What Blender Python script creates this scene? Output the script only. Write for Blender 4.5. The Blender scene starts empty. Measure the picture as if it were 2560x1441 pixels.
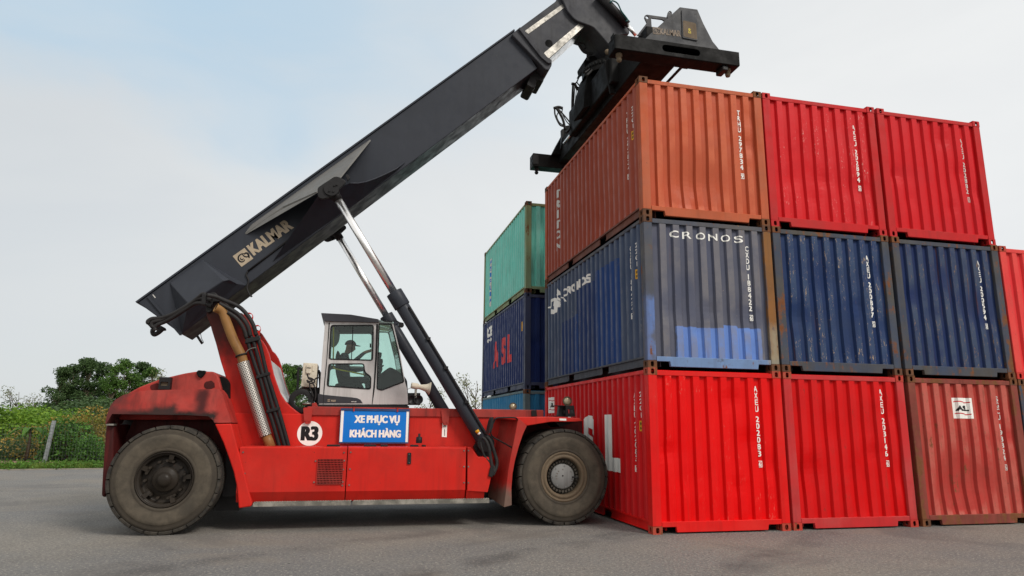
import bpy, bmesh, math, random
from mathutils import Vector, Matrix, noise as mnoise
random.seed(7)
SC = bpy.context.scene
COL = SC.collection
PI = math.pi
R = math.radians

# ------------------------------------------------------------------ camera
FPX, YAW, PITCH, ROLL = 1690.5, -0.230988, 0.2019, 0.009676
CAM = Vector((-4.6915, -10.2315, 1.6265))
def cam_axes():
    f = Vector((-math.sin(YAW)*math.cos(PITCH), math.cos(YAW)*math.cos(PITCH), math.sin(PITCH)))
    r = Vector((math.cos(YAW), math.sin(YAW), 0)); u = r.cross(f)
    c, s = math.cos(ROLL), math.sin(ROLL)
    return c*r+s*u, -s*r+c*u, f
CX, CY, CZ = cam_axes()
cd = bpy.data.cameras.new('camera'); cam = bpy.data.objects.new('camera', cd); COL.objects.link(cam)
cd.sensor_fit = 'HORIZONTAL'; cd.sensor_width = 36; cd.lens = FPX/2560*36
cd.clip_start = .05; cd.clip_end = 3000
cam.matrix_world = Matrix(((CX.x, CY.x, -CZ.x, CAM.x), (CX.y, CY.y, -CZ.y, CAM.y), (CX.z, CY.z, -CZ.z, CAM.z), (0, 0, 0, 1)))
SC.camera = cam

# ------------------------------------------------------------------ light
SUN_EL, SUN_AZ = R(42), R(-36)      # sun stands to the right of and behind the camera (azimuth from -Y towards +X)
sun_dir = Vector((math.sin(-SUN_AZ)*math.cos(SUN_EL), -math.cos(SUN_AZ)*math.cos(SUN_EL), math.sin(SUN_EL)))
w = bpy.data.worlds.new('World'); SC.world = w; w.use_nodes = True
nt = w.node_tree; nt.nodes.clear()
def wn(t): return nt.nodes.new(t)
out = wn('ShaderNodeOutputWorld'); bg = wn('ShaderNodeBackground'); bg.inputs['Strength'].default_value = .1
sky = wn('ShaderNodeTexSky'); sky.sky_type = 'NISHITA'; sky.sun_disc = False
sky.sun_elevation = SUN_EL; sky.sun_rotation = math.atan2(sun_dir.x, sun_dir.y)
sky.air_density = 1.0; sky.dust_density = 1.6; sky.ozone_density = 1.0
tc = wn('ShaderNodeTexCoord')
mp = wn('ShaderNodeMapping'); mp.inputs['Scale'].default_value = (1.0, 1.0, 2.6)
nt.links.new(tc.outputs['Generated'], mp.inputs['Vector'])
nz = wn('ShaderNodeTexNoise'); nz.inputs['Scale'].default_value = 1.5; nz.inputs['Detail'].default_value = 6; nz.inputs['Roughness'].default_value = .5
nz.inputs['Distortion'].default_value = .4
nt.links.new(mp.outputs[0], nz.inputs['Vector'])
rp = wn('ShaderNodeValToRGB'); rp.color_ramp.elements[0].position = .36; rp.color_ramp.elements[1].position = .66
rp.color_ramp.elements[0].color = (.84, .84, .84, 1); rp.color_ramp.elements[1].color = (.98, .98, .98, 1)
nt.links.new(nz.outputs['Fac'], rp.inputs[0])
mx = wn('ShaderNodeMix'); mx.data_type = 'RGBA'
# thin high cloud veil: a pale cloud colour of the same order of radiance as the clear sky
sx = wn('ShaderNodeSeparateXYZ'); nt.links.new(tc.outputs['Generated'], sx.inputs[0])
mr_ = wn('ShaderNodeMapRange'); mr_.inputs[1].default_value = -.9; mr_.inputs[2].default_value = .75; mr_.inputs[3].default_value = 0; mr_.inputs[4].default_value = 1; nt.links.new(sx.outputs[0], mr_.inputs[0])
vc = wn('ShaderNodeMix'); vc.data_type = 'RGBA'; vc.inputs[6].default_value = (6.2, 6.6, 6.85, 1); vc.inputs[7].default_value = (9.2, 9.3, 9.25, 1)
nt.links.new(mr_.outputs[0], vc.inputs[0]); nt.links.new(vc.outputs[2], mx.inputs[7])
def wmath(op, a, b):
    q = wn('ShaderNodeMath'); q.operation = op
    for i, v in ((0, a), (1, b)):
        if hasattr(v, 'is_output'): nt.links.new(v, q.inputs[i])
        else: q.inputs[i].default_value = v
    return q.outputs[0]
def wramp(f, a, b, va=0, vb=1):
    q = wn('ShaderNodeMapRange'); q.interpolation_type = 'SMOOTHSTEP'; q.inputs[1].default_value = a; q.inputs[2].default_value = b; q.inputs[3].default_value = va; q.inputs[4].default_value = vb
    nt.links.new(f, q.inputs[0]); return q.outputs[0]
nt.links.new(rp.outputs[0], mx.inputs[0]); nt.links.new(sky.outputs[0], mx.inputs[6])
edge = wmath('ADD', sx.outputs[2], wmath('MULTIPLY', wmath('SUBTRACT', nz.outputs['Fac'], .5), .55))
blue = wmath('MULTIPLY', wramp(edge, .36, .50), wramp(sx.outputs[0], .60, -.30))
n2 = wn('ShaderNodeTexNoise'); n2.inputs['Scale'].default_value = 3.2; n2.inputs['Detail'].default_value = 7; n2.inputs['Distortion'].default_value = .6; nt.links.new(mp.outputs[0], n2.inputs['Vector'])
blue = wmath('MULTIPLY', blue, wramp(n2.outputs['Fac'], .25, .7, 1, .55))
mb = wn('ShaderNodeMix'); mb.data_type = 'RGBA'; mb.inputs[7].default_value = (4.9, 6.5, 7.9, 1)
nt.links.new(blue, mb.inputs[0]); nt.links.new(mx.outputs[2], mb.inputs[6])
# the half of the sky behind the camera, where the sun stands, is brighter than the half in view
my = wn('ShaderNodeMix'); my.data_type = 'RGBA'; my.inputs[7].default_value = (9.9, 9.8, 9.5, 1)
nt.links.new(wramp(sx.outputs[1], .50, .0), my.inputs[0]); nt.links.new(mb.outputs[2], my.inputs[6])
nt.links.new(my.outputs[2], bg.inputs['Color']); nt.links.new(bg.outputs[0], out.inputs[0])
sd = bpy.data.lights.new('sun', 'SUN'); sd.energy = 2.35; sd.angle = R(18); sd.color = (1, .95, .88)
so = bpy.data.objects.new('sun', sd); COL.objects.link(so)
so.rotation_euler = sun_dir.to_track_quat('Z', 'Y').to_euler(); so.location = (6, -14, 25)
SC.view_settings.view_transform = 'Standard'; SC.view_settings.look = 'None'
SC.view_settings.exposure = 0.0; SC.view_settings.gamma = 1

# ------------------------------------------------------------------ helpers: picture point on a known plane -> place
def ray(x, y): return CX*((x-1280)/FPX) - CY*((y-720.5)/FPX) + CZ
def at(x, y, Y): d = ray(x, y); return CAM + d*((Y-CAM.y)/d.y)
def atx(x, y, X): d = ray(x, y); return CAM + d*((X-CAM.x)/d.x)
def atz(x, y, Z=0): d = ray(x, y); return CAM + d*((Z-CAM.z)/d.z)
CR = dict(A=(240, 700, 2.1192), B=(700, 750, 2.6204), C=(1100, 940, 3.6022), D=(330, 420, 3.1333), E=(1260, 0, 3.1323),
          F=(1420, 80, 6.004), G=(1300, 180, 5.5417), H=(1520, 0, 6.55), I=(340, 640, 6.0048), J=(780, 300, 4.129),
          K=(500, 780, 4.0038), L=(240, 900, 3.1325), M=(1280, 1050, 5.148), N=(720, 770, 5.5417), O=(1340, 640, 4.5033),
          P=(1360, 940, 3.6036), Q=(1150, 970, 4.65), W=(0, 860, 3.7925), S=(0, 0, 1))
def px(k, x, y): a, b, s = CR[k]; return a+x/s, b+y/s
def pt(k, x, y, Y): return at(*px(k, x, y), Y)
def poly(k, pts, Y): return [(v.x, v.z) for v in (pt(k, x, y, Y) for x, y in pts)]

# ------------------------------------------------------------------ helpers: objects
WL = {}
def tag(o, label=None, cat=None, group=None, kind=None):
    if label: o['label'] = label
    if cat: o['category'] = cat
    if group: o['group'] = group
    if kind: o['kind'] = kind
    return o
def thing(name, label, cat, loc=(0, 0, 0), group=None):
    o = bpy.data.objects.new(name, None); COL.objects.link(o); o.location = loc; o.empty_display_size = .3
    WL[o] = Vector(loc); return tag(o, label, cat, group)
def obj(name, bm, mat, parent=None, loc=None, bevel=0, smooth=False, seg=2):
    """bm in world coordinates, or relative to loc when loc is given"""
    base = WL[parent] if parent else Vector((0, 0, 0))
    org = Vector(loc) if loc is not None else (base if parent else Vector((0, 0, 0)))
    if loc is None: bmesh.ops.translate(bm, verts=bm.verts, vec=-org)
    bmesh.ops.recalc_face_normals(bm, faces=bm.faces)
    me = bpy.data.meshes.new(name); bm.to_mesh(me); bm.free()
    for m in (mat if isinstance(mat, (list, tuple)) else [mat]): me.materials.append(m)
    o = bpy.data.objects.new(name, me); COL.objects.link(o)
    o.location = org-base
    if parent: o.parent = parent
    WL[o] = org
    if smooth:
        for p in me.polygons: p.use_smooth = True
    if bevel:
        b = o.modifiers.new('bevel', 'BEVEL'); b.width = bevel; b.segments = seg; b.limit_method = 'ANGLE'; b.angle_limit = R(35)
    return o
def flat_then_smooth(o, ang=40):
    me = o.data
    for p in me.polygons: p.use_smooth = True
    try: me.set_sharp_from_angle(angle=R(ang))
    except Exception: pass
    return o
def nb(): return bmesh.new()
def box(bm, a, b):
    (x0, y0, z0), (x1, y1, z1) = a, b
    v = [bm.verts.new(p) for p in ((x0,y0,z0),(x1,y0,z0),(x1,y1,z0),(x0,y1,z0),(x0,y0,z1),(x1,y0,z1),(x1,y1,z1),(x0,y1,z1))]
    for f in ((0,3,2,1),(4,5,6,7),(0,1,5,4),(1,2,6,5),(2,3,7,6),(3,0,4,7)): bm.faces.new([v[i] for i in f])
    return bm
def prism(bm, xz, y0, y1):
    a = [bm.verts.new((x, y0, z)) for x, z in xz]; b = [bm.verts.new((x, y1, z)) for x, z in xz]
    n = len(xz)
    bm.faces.new(a); bm.faces.new(b[::-1])
    for i in range(n): bm.faces.new((a[i], b[i], b[(i+1) % n], a[(i+1) % n]))
    return bm
def prism_x(bm, yz, x0, x1):
    a = [bm.verts.new((x0, y, z)) for y, z in yz]; b = [bm.verts.new((x1, y, z)) for y, z in yz]
    n = len(yz)
    bm.faces.new(a); bm.faces.new(b[::-1])
    for i in range(n): bm.faces.new((a[i], b[i], b[(i+1) % n], a[(i+1) % n]))
    return bm
def holed(bm, outer, holes, y0, y1):
    """plate in XZ with holes, thickness y0..y1"""
    loops = [outer]+holes
    layers = []
    for y in (y0, y1):
        es = []; vs = []
        for lp in loops:
            v = [bm.verts.new((x, y, z)) for x, z in lp]; vs.append(v)
            es += [bm.edges.new((v[i], v[(i+1) % len(v)])) for i in range(len(v))]
        bmesh.ops.triangle_fill(bm, use_beauty=True, use_dissolve=False, edges=es)
        layers.append(vs)
    for a, b in zip(*layers):
        for i in range(len(a)):
            j = (i+1) % len(a); bm.faces.new((a[i], a[j], b[j], b[i]))
    return bm
def frame_of(d):
    d = d.normalized(); u = d.cross(Vector((0, 0, 1)))
    if u.length < 1e-3: u = d.cross(Vector((1, 0, 0)))
    u.normalize(); return u, d.cross(u).normalized()
def tube(bm, pts, r, n=12, cap=True, r2=None):
    pts = [Vector(p) for p in pts]; rings = []
    m = len(pts); u = None
    for i, p in enumerate(pts):
        d = (pts[min(i+1, m-1)]-pts[max(i-1, 0)]).normalized()
        if u is None: u, v = frame_of(d)
        else:
            u = (u-d*u.dot(d)).normalized(); v = d.cross(u)
        rr = r if r2 is None else r+(r2-r)*i/(m-1)
        rings.append([bm.verts.new(p+(u*math.cos(2*PI*k/n)+v*math.sin(2*PI*k/n))*rr) for k in range(n)])
    for a, b in zip(rings, rings[1:]):
        for k in range(n):
            f = bm.faces.new((a[k], a[(k+1) % n], b[(k+1) % n], b[k])); f.smooth = True
    if cap: bm.faces.new(rings[0][::-1]); bm.faces.new(rings[-1])
    return bm
def bez(pts, n=8):
    """Catmull-Rom through pts"""
    P = [Vector(p) for p in pts]; P = [2*P[0]-P[1]]+P+[2*P[-1]-P[-2]]; o = []
    for i in range(1, len(P)-2):
        a, b, c, d = P[i-1:i+3]
        for k in range(n):
            t = k/n
            o.append(.5*((2*b)+(c-a)*t+(2*a-5*b+4*c-d)*t*t+(3*b-a-3*c+d)*t**3))
    return o+[P[-2]]
def lathe(bm, prof, c, axis='Y', n=64, mi=0):
    """prof: (radius, along) pairs; revolve about an axis through c"""
    c = Vector(c); rings = []
    for r, t in prof:
        ring = []
        for k in range(n):
            a = 2*PI*k/n; x, z = r*math.cos(a), r*math.sin(a)
            ring.append(bm.verts.new(c+(Vector((x, t, z)) if axis == 'Y' else Vector((t, x, z)) if axis == 'X' else Vector((x, z, t)))))
        rings.append(ring)
    for a, b in zip(rings, rings[1:]):
        for k in range(n):
            f = bm.faces.new((a[k], a[(k+1) % n], b[(k+1) % n], b[k])); f.smooth = True; f.material_index = mi
    return bm
def cyl(bm, a, b, r, n=16): return tube(bm, [a, b], r, n)
def disc_xz(c, r, n=20, sx=1, sz=1): return [(c[0]+r*sx*math.cos(2*PI*k/n), c[1]+r*sz*math.sin(2*PI*k/n)) for k in range(n)]
def rrect(x0, z0, x1, z1, r, n=5):
    o = []
    for cx_, cz_, a0 in ((x1-r, z1-r, 0), (x0+r, z1-r, PI/2), (x0+r, z0+r, PI), (x1-r, z0+r, 1.5*PI)):
        for k in range(n+1):
            a = a0+PI/2*k/n; o.append((cx_+r*math.cos(a), cz_+r*math.sin(a)))
    return o
def roundpoly(pts, r, n=4):
    """round the corners of an XZ polygon"""
    o = []; m = len(pts)
    for i in range(m):
        p = Vector(pts[i]); a = Vector(pts[i-1]); b = Vector(pts[(i+1) % m])
        da, db = a-p, b-p; t = min(r, da.length*.45, db.length*.45)
        s, e = p+da.normalized()*t, p+db.normalized()*t
        for k in range(n+1):
            q = k/n; v = s*(1-q)**2+p*2*q*(1-q)+e*q*q; o.append((v.x, v.y))
    return o

# ------------------------------------------------------------------ text as mesh, in a rectangle u 0..w, v 0..h
_txt = {}
def glyphs(s, bold=.03):
    if (s, bold) in _txt: return _txt[(s, bold)]
    cu = bpy.data.curves.new('lettering', 'FONT'); cu.body = s; cu.offset = bold; cu.resolution_u = 4
    ob = bpy.data.objects.new('lettering', cu); COL.objects.link(ob)
    bpy.context.view_layer.update()
    me = bpy.data.meshes.new_from_object(ob.evaluated_get(bpy.context.evaluated_depsgraph_get()))
    vs = [(v.co.x, v.co.y) for v in me.vertices]; fs = [tuple(p.vertices) for p in me.polygons]
    bpy.data.objects.remove(ob); bpy.data.curves.remove(cu); bpy.data.meshes.remove(me)
    _txt[(s, bold)] = (vs, fs); return vs, fs
def put_text(bm, s, u0, v0, w_, h_, bold=.03, base=None, heavy=0):
    """heavy: repeats the glyph shifted sideways, each layer a hair prouder, for a fat poster face"""
    if heavy:
        w2 = w_-2*heavy
        for k, du in enumerate((0, heavy, 2*heavy)):
            t = nb(); put_text(t, s, u0+du, v0, w2, h_, bold, base)
            for v in t.verts: v.co.z = k*.0005
            me = bpy.data.meshes.new('t'); t.to_mesh(me); t.free(); bm.from_mesh(me); bpy.data.meshes.remove(me)
        return
    _put_text(bm, s, u0, v0, w_, h_, bold, base)
def _put_text(bm, s, u0, v0, w_, h_, bold=.03, base=None):
    """adds flat glyph faces at (u, v, 0); stretched to fill w_ x h_ (base: keep caps height from this string)"""
    vs, fs = glyphs(s, bold)
    if not vs: return
    xs = [v[0] for v in vs]; x0, x1 = min(xs), max(xs)
    bs = glyphs(base, bold)[0] if base else vs
    ys = [v[1] for v in bs]; y0, y1 = min(ys), max(ys)
    nv = [bm.verts.new((u0+(x-x0)/max(x1-x0, 1e-6)*w_, v0+(y-y0)/max(y1-y0, 1e-6)*h_, 0)) for x, y in vs]
    for f in fs:
        try: bm.faces.new([nv[i] for i in f])
        except ValueError: pass
def put_poly(bm, pts):
    v = [bm.verts.new((u, t, 0)) for u, t in pts]; f = bm.faces.new(v)
    bmesh.ops.triangulate(bm, faces=[f])
def slice_u(bm, cuts):
    us = [v.co.x for v in bm.verts]
    if not us: return
    lo, hi = min(us), max(us)
    for c in cuts:
        if lo < c < hi:
            bmesh.ops.bisect_plane(bm, geom=bm.verts[:]+bm.edges[:]+bm.faces[:], plane_co=(c, 0, 0), plane_no=(1, 0, 0))
def column(bm, s, u, vtop, cw, ch, pitch, boxed_last=True, bold=.02, space=.5):
    """letters one below the other, last check digit in a thin box"""
    v = vtop
    for i, c in enumerate(s):
        if c == ' ': v -= pitch*space; continue
        last = boxed_last and i == len(s)-1
        k = .72 if last else 1
        nw = cw*(.30 if c in '1I' else 1)*k
        put_text(bm, c, u+(cw-nw)/2, v-ch+(ch*(1-k)/2), nw, ch*k, bold, heavy=0 if c in '1I' else cw*.025)
        if last:
            t = .011
            x0, x1, z0, z1 = u-.008, u+cw+.008, v-ch-.004, v+.004
            for a in ((x0, z0, x1, z0+t), (x0, z1-t, x1, z1), (x0, z0+t, x0+t, z1-t), (x1-t, z0+t, x1, z1-t)):
                put_poly(bm, [(a[0], a[1]), (a[2], a[1]), (a[2], a[3]), (a[0], a[3])])
        v -= pitch

# ------------------------------------------------------------------ materials
def lin(r, g, b):
    f = lambda c: (c/255/12.92) if c/255 <= .04045 else ((c/255+.055)/1.055)**2.4
    return (f(r), f(g), f(b), 1)
class NT:
    def __init__(s, name):
        s.m = bpy.data.materials.new(name); s.m.use_nodes = True; s.t = s.m.node_tree; s.t.nodes.clear()
        s.out = s.n('ShaderNodeOutputMaterial'); s.tc = s.n('ShaderNodeTexCoord')
        s.oi = s.n('ShaderNodeObjectInfo')
        mul = s.n('ShaderNodeMath'); mul.operation = 'MULTIPLY'; mul.inputs[1].default_value = 40; s.l(s.oi.outputs['Random'], mul.inputs[0])
        ad = s.n('ShaderNodeVectorMath'); ad.operation = 'ADD'
        s.l(s.tc.outputs['Object'], ad.inputs[0]); s.l(mul.outputs[0], ad.inputs[1]); s.vec = ad.outputs[0]
    def n(s, t): return s.t.nodes.new(t)
    def l(s, a, b): s.t.links.new(a, b)
    def noise(s, scale, detail=4, rough=.55, sc=(1, 1, 1), dist=0):
        v = s.vec
        if sc != (1, 1, 1):
            mp = s.n('ShaderNodeMapping'); mp.inputs['Scale'].default_value = sc; s.l(v, mp.inputs[0]); v = mp.outputs[0]
        q = s.n('ShaderNodeTexNoise'); q.inputs['Scale'].default_value = scale; q.inputs['Detail'].default_value = detail
        q.inputs['Roughness'].default_value = rough; q.inputs['Distortion'].default_value = dist
        s.l(v, q.inputs['Vector']); return q.outputs['Fac']
    def ramp(s, f, a, b, va=0, vb=1):
        q = s.n('ShaderNodeMapRange'); q.interpolation_type = 'SMOOTHSTEP'
        q.inputs[1].default_value = a; q.inputs[2].default_value = b; q.inputs[3].default_value = va; q.inputs[4].default_value = vb
        s.l(f, q.inputs[0]); return q.outputs[0]
    def mix(s, f, a, b, mode='MIX'):
        q = s.n('ShaderNodeMix'); q.data_type = 'RGBA'; q.blend_type = mode
        for i, val in ((0, f), (6, a), (7, b)):
            if hasattr(val, 'is_output'): s.l(val, q.inputs[i])
            else: q.inputs[i].default_value = val
        return q.outputs[2]
    def math(s, op, a, b=0.0):
        q = s.n('ShaderNodeMath'); q.operation = op
        for i, val in ((0, a), (1, b)):
            if hasattr(val, 'is_output'): s.l(val, q.inputs[i])
            else: q.inputs[i].default_value = val
        return q.outputs[0]
    def bsdf(s, col, rough=.5, metal=0, bump=None, bstr=.1, bdist=.01, spec=.5):
        b = s.n('ShaderNodeBsdfPrincipled')
        for k, val in (('Base Color', col), ('Roughness', rough), ('Metallic', metal)):
            if hasattr(val, 'is_output'): s.l(val, b.inputs[k])
            else: b.inputs[k].default_value = val
        b.inputs['Specular IOR Level'].default_value = spec
        if bump is not None:
            q = s.n('ShaderNodeBump'); q.inputs['Strength'].default_value = bstr; q.inputs['Distance'].default_value = bdist
            s.l(bump, q.inputs['Height']); s.l(q.outputs[0], b.inputs['Normal'])
        s.l(b.outputs[0], s.out.inputs[0]); return s.m
RUST1, RUST2 = lin(92, 52, 34), lin(128, 86, 56)
def paint(name, col, fade=None, fade_amt=.35, rust=.1, dirt=.25, rough=.5, dirtcol=(.03, .025, .02, 1), chips=.1, dent=.5, patches=(), spec=.13, chipcol=None, streak=(7, 7, .45), ridge=None, runs=0):
    s = NT(name)
    fade = fade or tuple(min(1, c*1.35+.03) for c in col[:3])+(1,)
    c = s.mix(s.math('MULTIPLY', s.ramp(s.noise(.9, 5, .6), .35, .7), fade_amt), col, fade)
    # repainted areas: rectangles in the object's own metres (x0,x1,y0,y1,z0,z1,colour)
    if patches:
        sep = s.n('ShaderNodeSeparateXYZ'); s.l(s.tc.outputs['Object'], sep.inputs[0])
        for p in patches:
            soft = p[8] if len(p) > 8 else 0
            jit = s.math('MULTIPLY', s.math('SUBTRACT', s.noise(9 if not soft else 5, 2 if not soft else 5), .5), .04+soft*2)
            f = None
            for ax in range(3):
                for lo, sg in ((p[2*ax], 1), (p[2*ax+1], -1)):
                    if lo is None: continue
                    v = s.math('ADD', sep.outputs[ax], jit)
                    if soft: g = s.ramp(v, lo-soft, lo+soft) if sg == 1 else s.ramp(v, lo+soft, lo-soft)
                    else: g = s.math('GREATER_THAN', v, lo) if sg == 1 else s.math('LESS_THAN', v, lo)
                    f = g if f is None else s.math('MULTIPLY', f, g)
            f = s.math('MULTIPLY', f, s.ramp(s.noise(3.5, 5, .7), .28, .42, p[7] if len(p) > 7 else .6, 1))
            c = s.mix(f, c, p[6])
    if dirt:
        st = s.ramp(s.noise(1.0, 5, .65, sc=streak), .42, .78)
        bl = s.ramp(s.noise(1.7, 6, .65), .4, .75)
        c = s.mix(s.math('MULTIPLY', s.math('MAXIMUM', st, s.math('MULTIPLY', bl, .8)), dirt), c, dirtcol)
    if chips:
        ch = s.ramp(s.noise(16, 5, .7), .69-.05*chips, .72-.05*chips)
        big = s.ramp(s.noise(2.1, 3, .5), .45, .62)
        cc = chipcol or RUST1
        c = s.mix(s.math('MULTIPLY', s.math('MULTIPLY', ch, big), min(1, chips*6)), c, cc)
    if ridge:      # proud corrugation faces are scraped and weathered: (colour, amount, chip colour, chip amount)
        sp2 = s.n('ShaderNodeSeparateXYZ'); s.l(s.tc.outputs['Object'], sp2.inputs[0])
        rm = s.ramp(s.math('MINIMUM', sp2.outputs[0], sp2.outputs[1]), .034, .020)
        c = s.mix(s.math('MULTIPLY', rm, s.math('MULTIPLY', s.ramp(s.noise(2.3, 5, .65), .2, .65), ridge[1])), c, ridge[0])
        cm = s.math('MULTIPLY', s.ramp(s.noise(19, 7, .8, sc=(1.6, 1.6, .45), dist=.5), .575, .615), s.ramp(s.noise(1.6, 4, .6), .5-.25*ridge[3], .68-.25*ridge[3]))
        c = s.mix(s.math('MULTIPLY', rm, s.math('MULTIPLY', cm, min(1, ridge[3]*1.6))), c, ridge[2])
    if runs:       # rust runs down the sheet
        ru = s.math('MULTIPLY', s.ramp(s.noise(1.0, 5, .65, sc=(11, 11, .5)), .58, .68), s.ramp(s.noise(1.1, 3), .42, .62))
        c = s.mix(s.math('MULTIPLY', ru, runs), c, RUST1)
    rf = None
    if rust:
        m = s.math('ADD', s.math('MULTIPLY', s.noise(2.6, 8, .72), .62), s.math('MULTIPLY', s.noise(1.0, 5, .6, sc=(9, 9, .6)), .42))
        rf = s.ramp(m, .68-.22*rust, .74-.2*rust)
        rc = s.mix(s.noise(22, 4, .7), RUST1, RUST2)
        c = s.mix(rf, c, rc)
    ro = s.ramp(s.noise(4, 5, .6), .3, .75, max(.12, rough-.1), min(1, rough+.18))
    if rf is not None: ro = s.math('MAXIMUM', ro, s.math('MULTIPLY', rf, .85))
    h = s.math('ADD', s.math('MULTIPLY', s.noise(1.8, 2), dent), s.math('MULTIPLY', s.noise(40, 3), .03))
    return s.bsdf(c, ro, 0, h, .35, .03, spec)
def plain(name, col, rough=.5, metal=0, var=.15, spec=.22, bscale=30, bstr=.15):
    s = NT(name)
    dk = tuple(c*(1-var*2) for c in col[:3])+(1,)
    c = s.mix(s.ramp(s.noise(5, 6, .65), .35, .7), dk, col)
    return s.bsdf(c, s.ramp(s.noise(8, 4), .3, .7, max(.03, rough-.08), min(1, rough+.1)), metal, s.noise(bscale, 3), bstr, .004, spec)
M = {}
M['truck'] = paint('truck_red_paint', lin(196, 36, 28), fade=lin(184, 58, 48), fade_amt=.4, rust=.02, dirt=.34, dirtcol=lin(74, 38, 33), rough=.42, chips=.3, chipcol=lin(60, 40, 36), runs=.1)
M['truck_old'] = paint('truck_red_paint_grimy', lin(164, 48, 42), fade=lin(160, 80, 72), fade_amt=.55, rust=.0, dirt=.62, dirtcol=lin(52, 38, 36), rough=.5, chips=.5, chipcol=lin(78, 40, 38), streak=(5, 5, .6))
M['truck_dark'] = paint('truck_red_paint_dark', lin(84, 30, 29), fade=lin(66, 32, 31), fade_amt=.5, rust=.02, dirt=.8, dirtcol=lin(26, 20, 20), rough=.55, chips=.1)  # darker, browner copy of the truck red for inner parts, counterweight and marks
M['boom'] = paint('charcoal_paint', lin(52, 55, 62), fade=lin(60, 63, 69), fade_amt=.35, rust=.0, dirt=.22, dirtcol=lin(36, 36, 38), rough=.42, chips=.05, chipcol=lin(120, 116, 110), dent=.6)
M['boom_head'] = paint('charcoal_paint_worn', lin(62, 63, 68), fade=lin(76, 77, 79), fade_amt=.5, rust=.03, dirt=.6, dirtcol=lin(28, 27, 28), rough=.45, chips=.5, chipcol=lin(24, 22, 22))
M['spread'] = paint('black_spreader_paint', lin(20, 20, 20), fade=lin(30, 29, 29), fade_amt=.5, rust=.02, dirt=.6, dirtcol=lin(12, 11, 11), rough=.6, chips=.25, chipcol=lin(86, 70, 54), spec=.1)
M['gable'] = paint('grey_gable_paint', lin(68, 69, 72), fade=lin(82, 82, 82), fade_amt=.4, rust=.03, dirt=.35, dirtcol=lin(45, 42, 40), rough=.5, chips=.4, chipcol=lin(40, 34, 30))
M['gusset'] = paint('sky_lit_grey_gusset_paint', lin(106, 105, 103), fade=lin(122, 120, 116), fade_amt=.5, rust=.02, dirt=.3, dirtcol=lin(60, 60, 62), rough=.55, chips=.2)  # lighter grey puts the sky light on the sloping gusset into its colour
M['nozzle'] = None
M['black'] = plain('black_painted_steel', lin(34, 33, 34), .5)
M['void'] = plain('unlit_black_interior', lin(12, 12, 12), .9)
M['hose'] = plain('black_rubber_hose', lin(44, 42, 42), .55)
M['chrome'] = plain('chromed_rod', (.93, .92, .91, 1), .33, 1, .01, bstr=0)
M['steel'] = plain('scuffed_bare_steel', lin(150, 146, 138), .38, .6, .3)
M['tread'] = plain('galvanised_tread_plate', lin(160, 155, 145), .5, .4, .3)
M['grease'] = plain('greased_steel_wear_strip', lin(186, 182, 174), .3, .6, .3)
M['brass'] = paint('heat_tinted_exhaust_pipe', lin(150, 112, 66), fade=lin(120, 78, 48), fade_amt=.9, rust=.12, dirt=.4, rough=.35, chips=.1)
M['tyre'] = None
s = NT('dusty_tyre_rubber')
sp_ = s.n('ShaderNodeSeparateXYZ'); s.l(s.tc.outputs['Object'], sp_.inputs[0])
rad_ = s.math('SQRT', s.math('ADD', s.math('MULTIPLY', sp_.outputs[0], sp_.outputs[0]), s.math('MULTIPLY', sp_.outputs[2], sp_.outputs[2])))
c = s.mix(s.ramp(s.noise(3.5, 7, .7), .32, .72), lin(66, 61, 54), lin(92, 84, 73))
c = s.mix(s.math('MULTIPLY', s.ramp(rad_, .655, .675), .55), c, lin(54, 49, 44))     # dust lies on the inner wall, the shoulder is rubbed cleaner
c = s.mix(s.math('MULTIPLY', s.ramp(rad_, .50, .44), .45), c, lin(52, 47, 42))
M['tyre'] = s.bsdf(c, .88, 0, s.noise(60, 4), .2, .004, .15)
s = NT('grimy_tyre_tread')
M['lug'] = s.bsdf(s.mix(s.ramp(s.noise(6, 7, .7), .35, .7), lin(42, 40, 38), lin(72, 67, 60)), .85, 0, s.noise(50, 4), .3, .006, .2)
M['rim_dark'] = paint('oily_black_rim', lin(36, 32, 29), fade=lin(62, 54, 45), fade_amt=.6, rust=.06, dirt=.5, rough=.45, chips=.4)
M['rim_tan'] = paint('dusty_tan_rim', lin(98, 84, 68), fade=lin(120, 106, 88), fade_amt=.6, rust=.12, dirt=.5, rough=.6, chips=.4)
M['nuts'] = plain('dusty_wheel_nuts', lin(92, 86, 78), .6, .3, .4)
M['hub'] = paint('grey_hub_cap', lin(128, 128, 127), fade=lin(146, 145, 142), fade_amt=.5, rust=.0, dirt=.35, rough=.5, chips=.2)
M['cab'] = paint('grey_cab_paint', lin(190, 188, 187), fade=lin(204, 202, 198), fade_amt=.4, rust=.0, dirt=.4, dirtcol=lin(92, 84, 76), rough=.45, chips=.15, chipcol=lin(70, 60, 52))
M['cabdark'] = paint('charcoal_cab_trim', lin(58, 59, 64), fade=lin(72, 72, 76), rust=0, dirt=.35, rough=.42, chips=.15)
M['beige'] = paint('beige_housing', lin(205, 196, 178), fade=lin(216, 208, 192), rust=.05, dirt=.4, dirtcol=lin(110, 90, 70), rough=.5, chips=.3)
M['white'] = paint('white_marking_paint', lin(240, 239, 234), rust=0, dirt=.22, dirtcol=lin(120, 112, 104), rough=.55, chips=.12, chipcol=lin(150, 120, 110), fade=lin(222, 218, 210))
M['whitefade'] = paint('worn_white_marking_paint', lin(206, 204, 198), rust=0, dirt=.35, dirtcol=lin(120, 120, 122), rough=.6, chips=.3, chipcol=lin(110, 108, 112), fade=lin(190, 188, 184))
M['pinkmark'] = plain('red_lettering', lin(214, 62, 66), .5)
M['logo'] = plain('brushed_bronze_decal', lin(176, 160, 138), .4, .15, .1)
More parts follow.
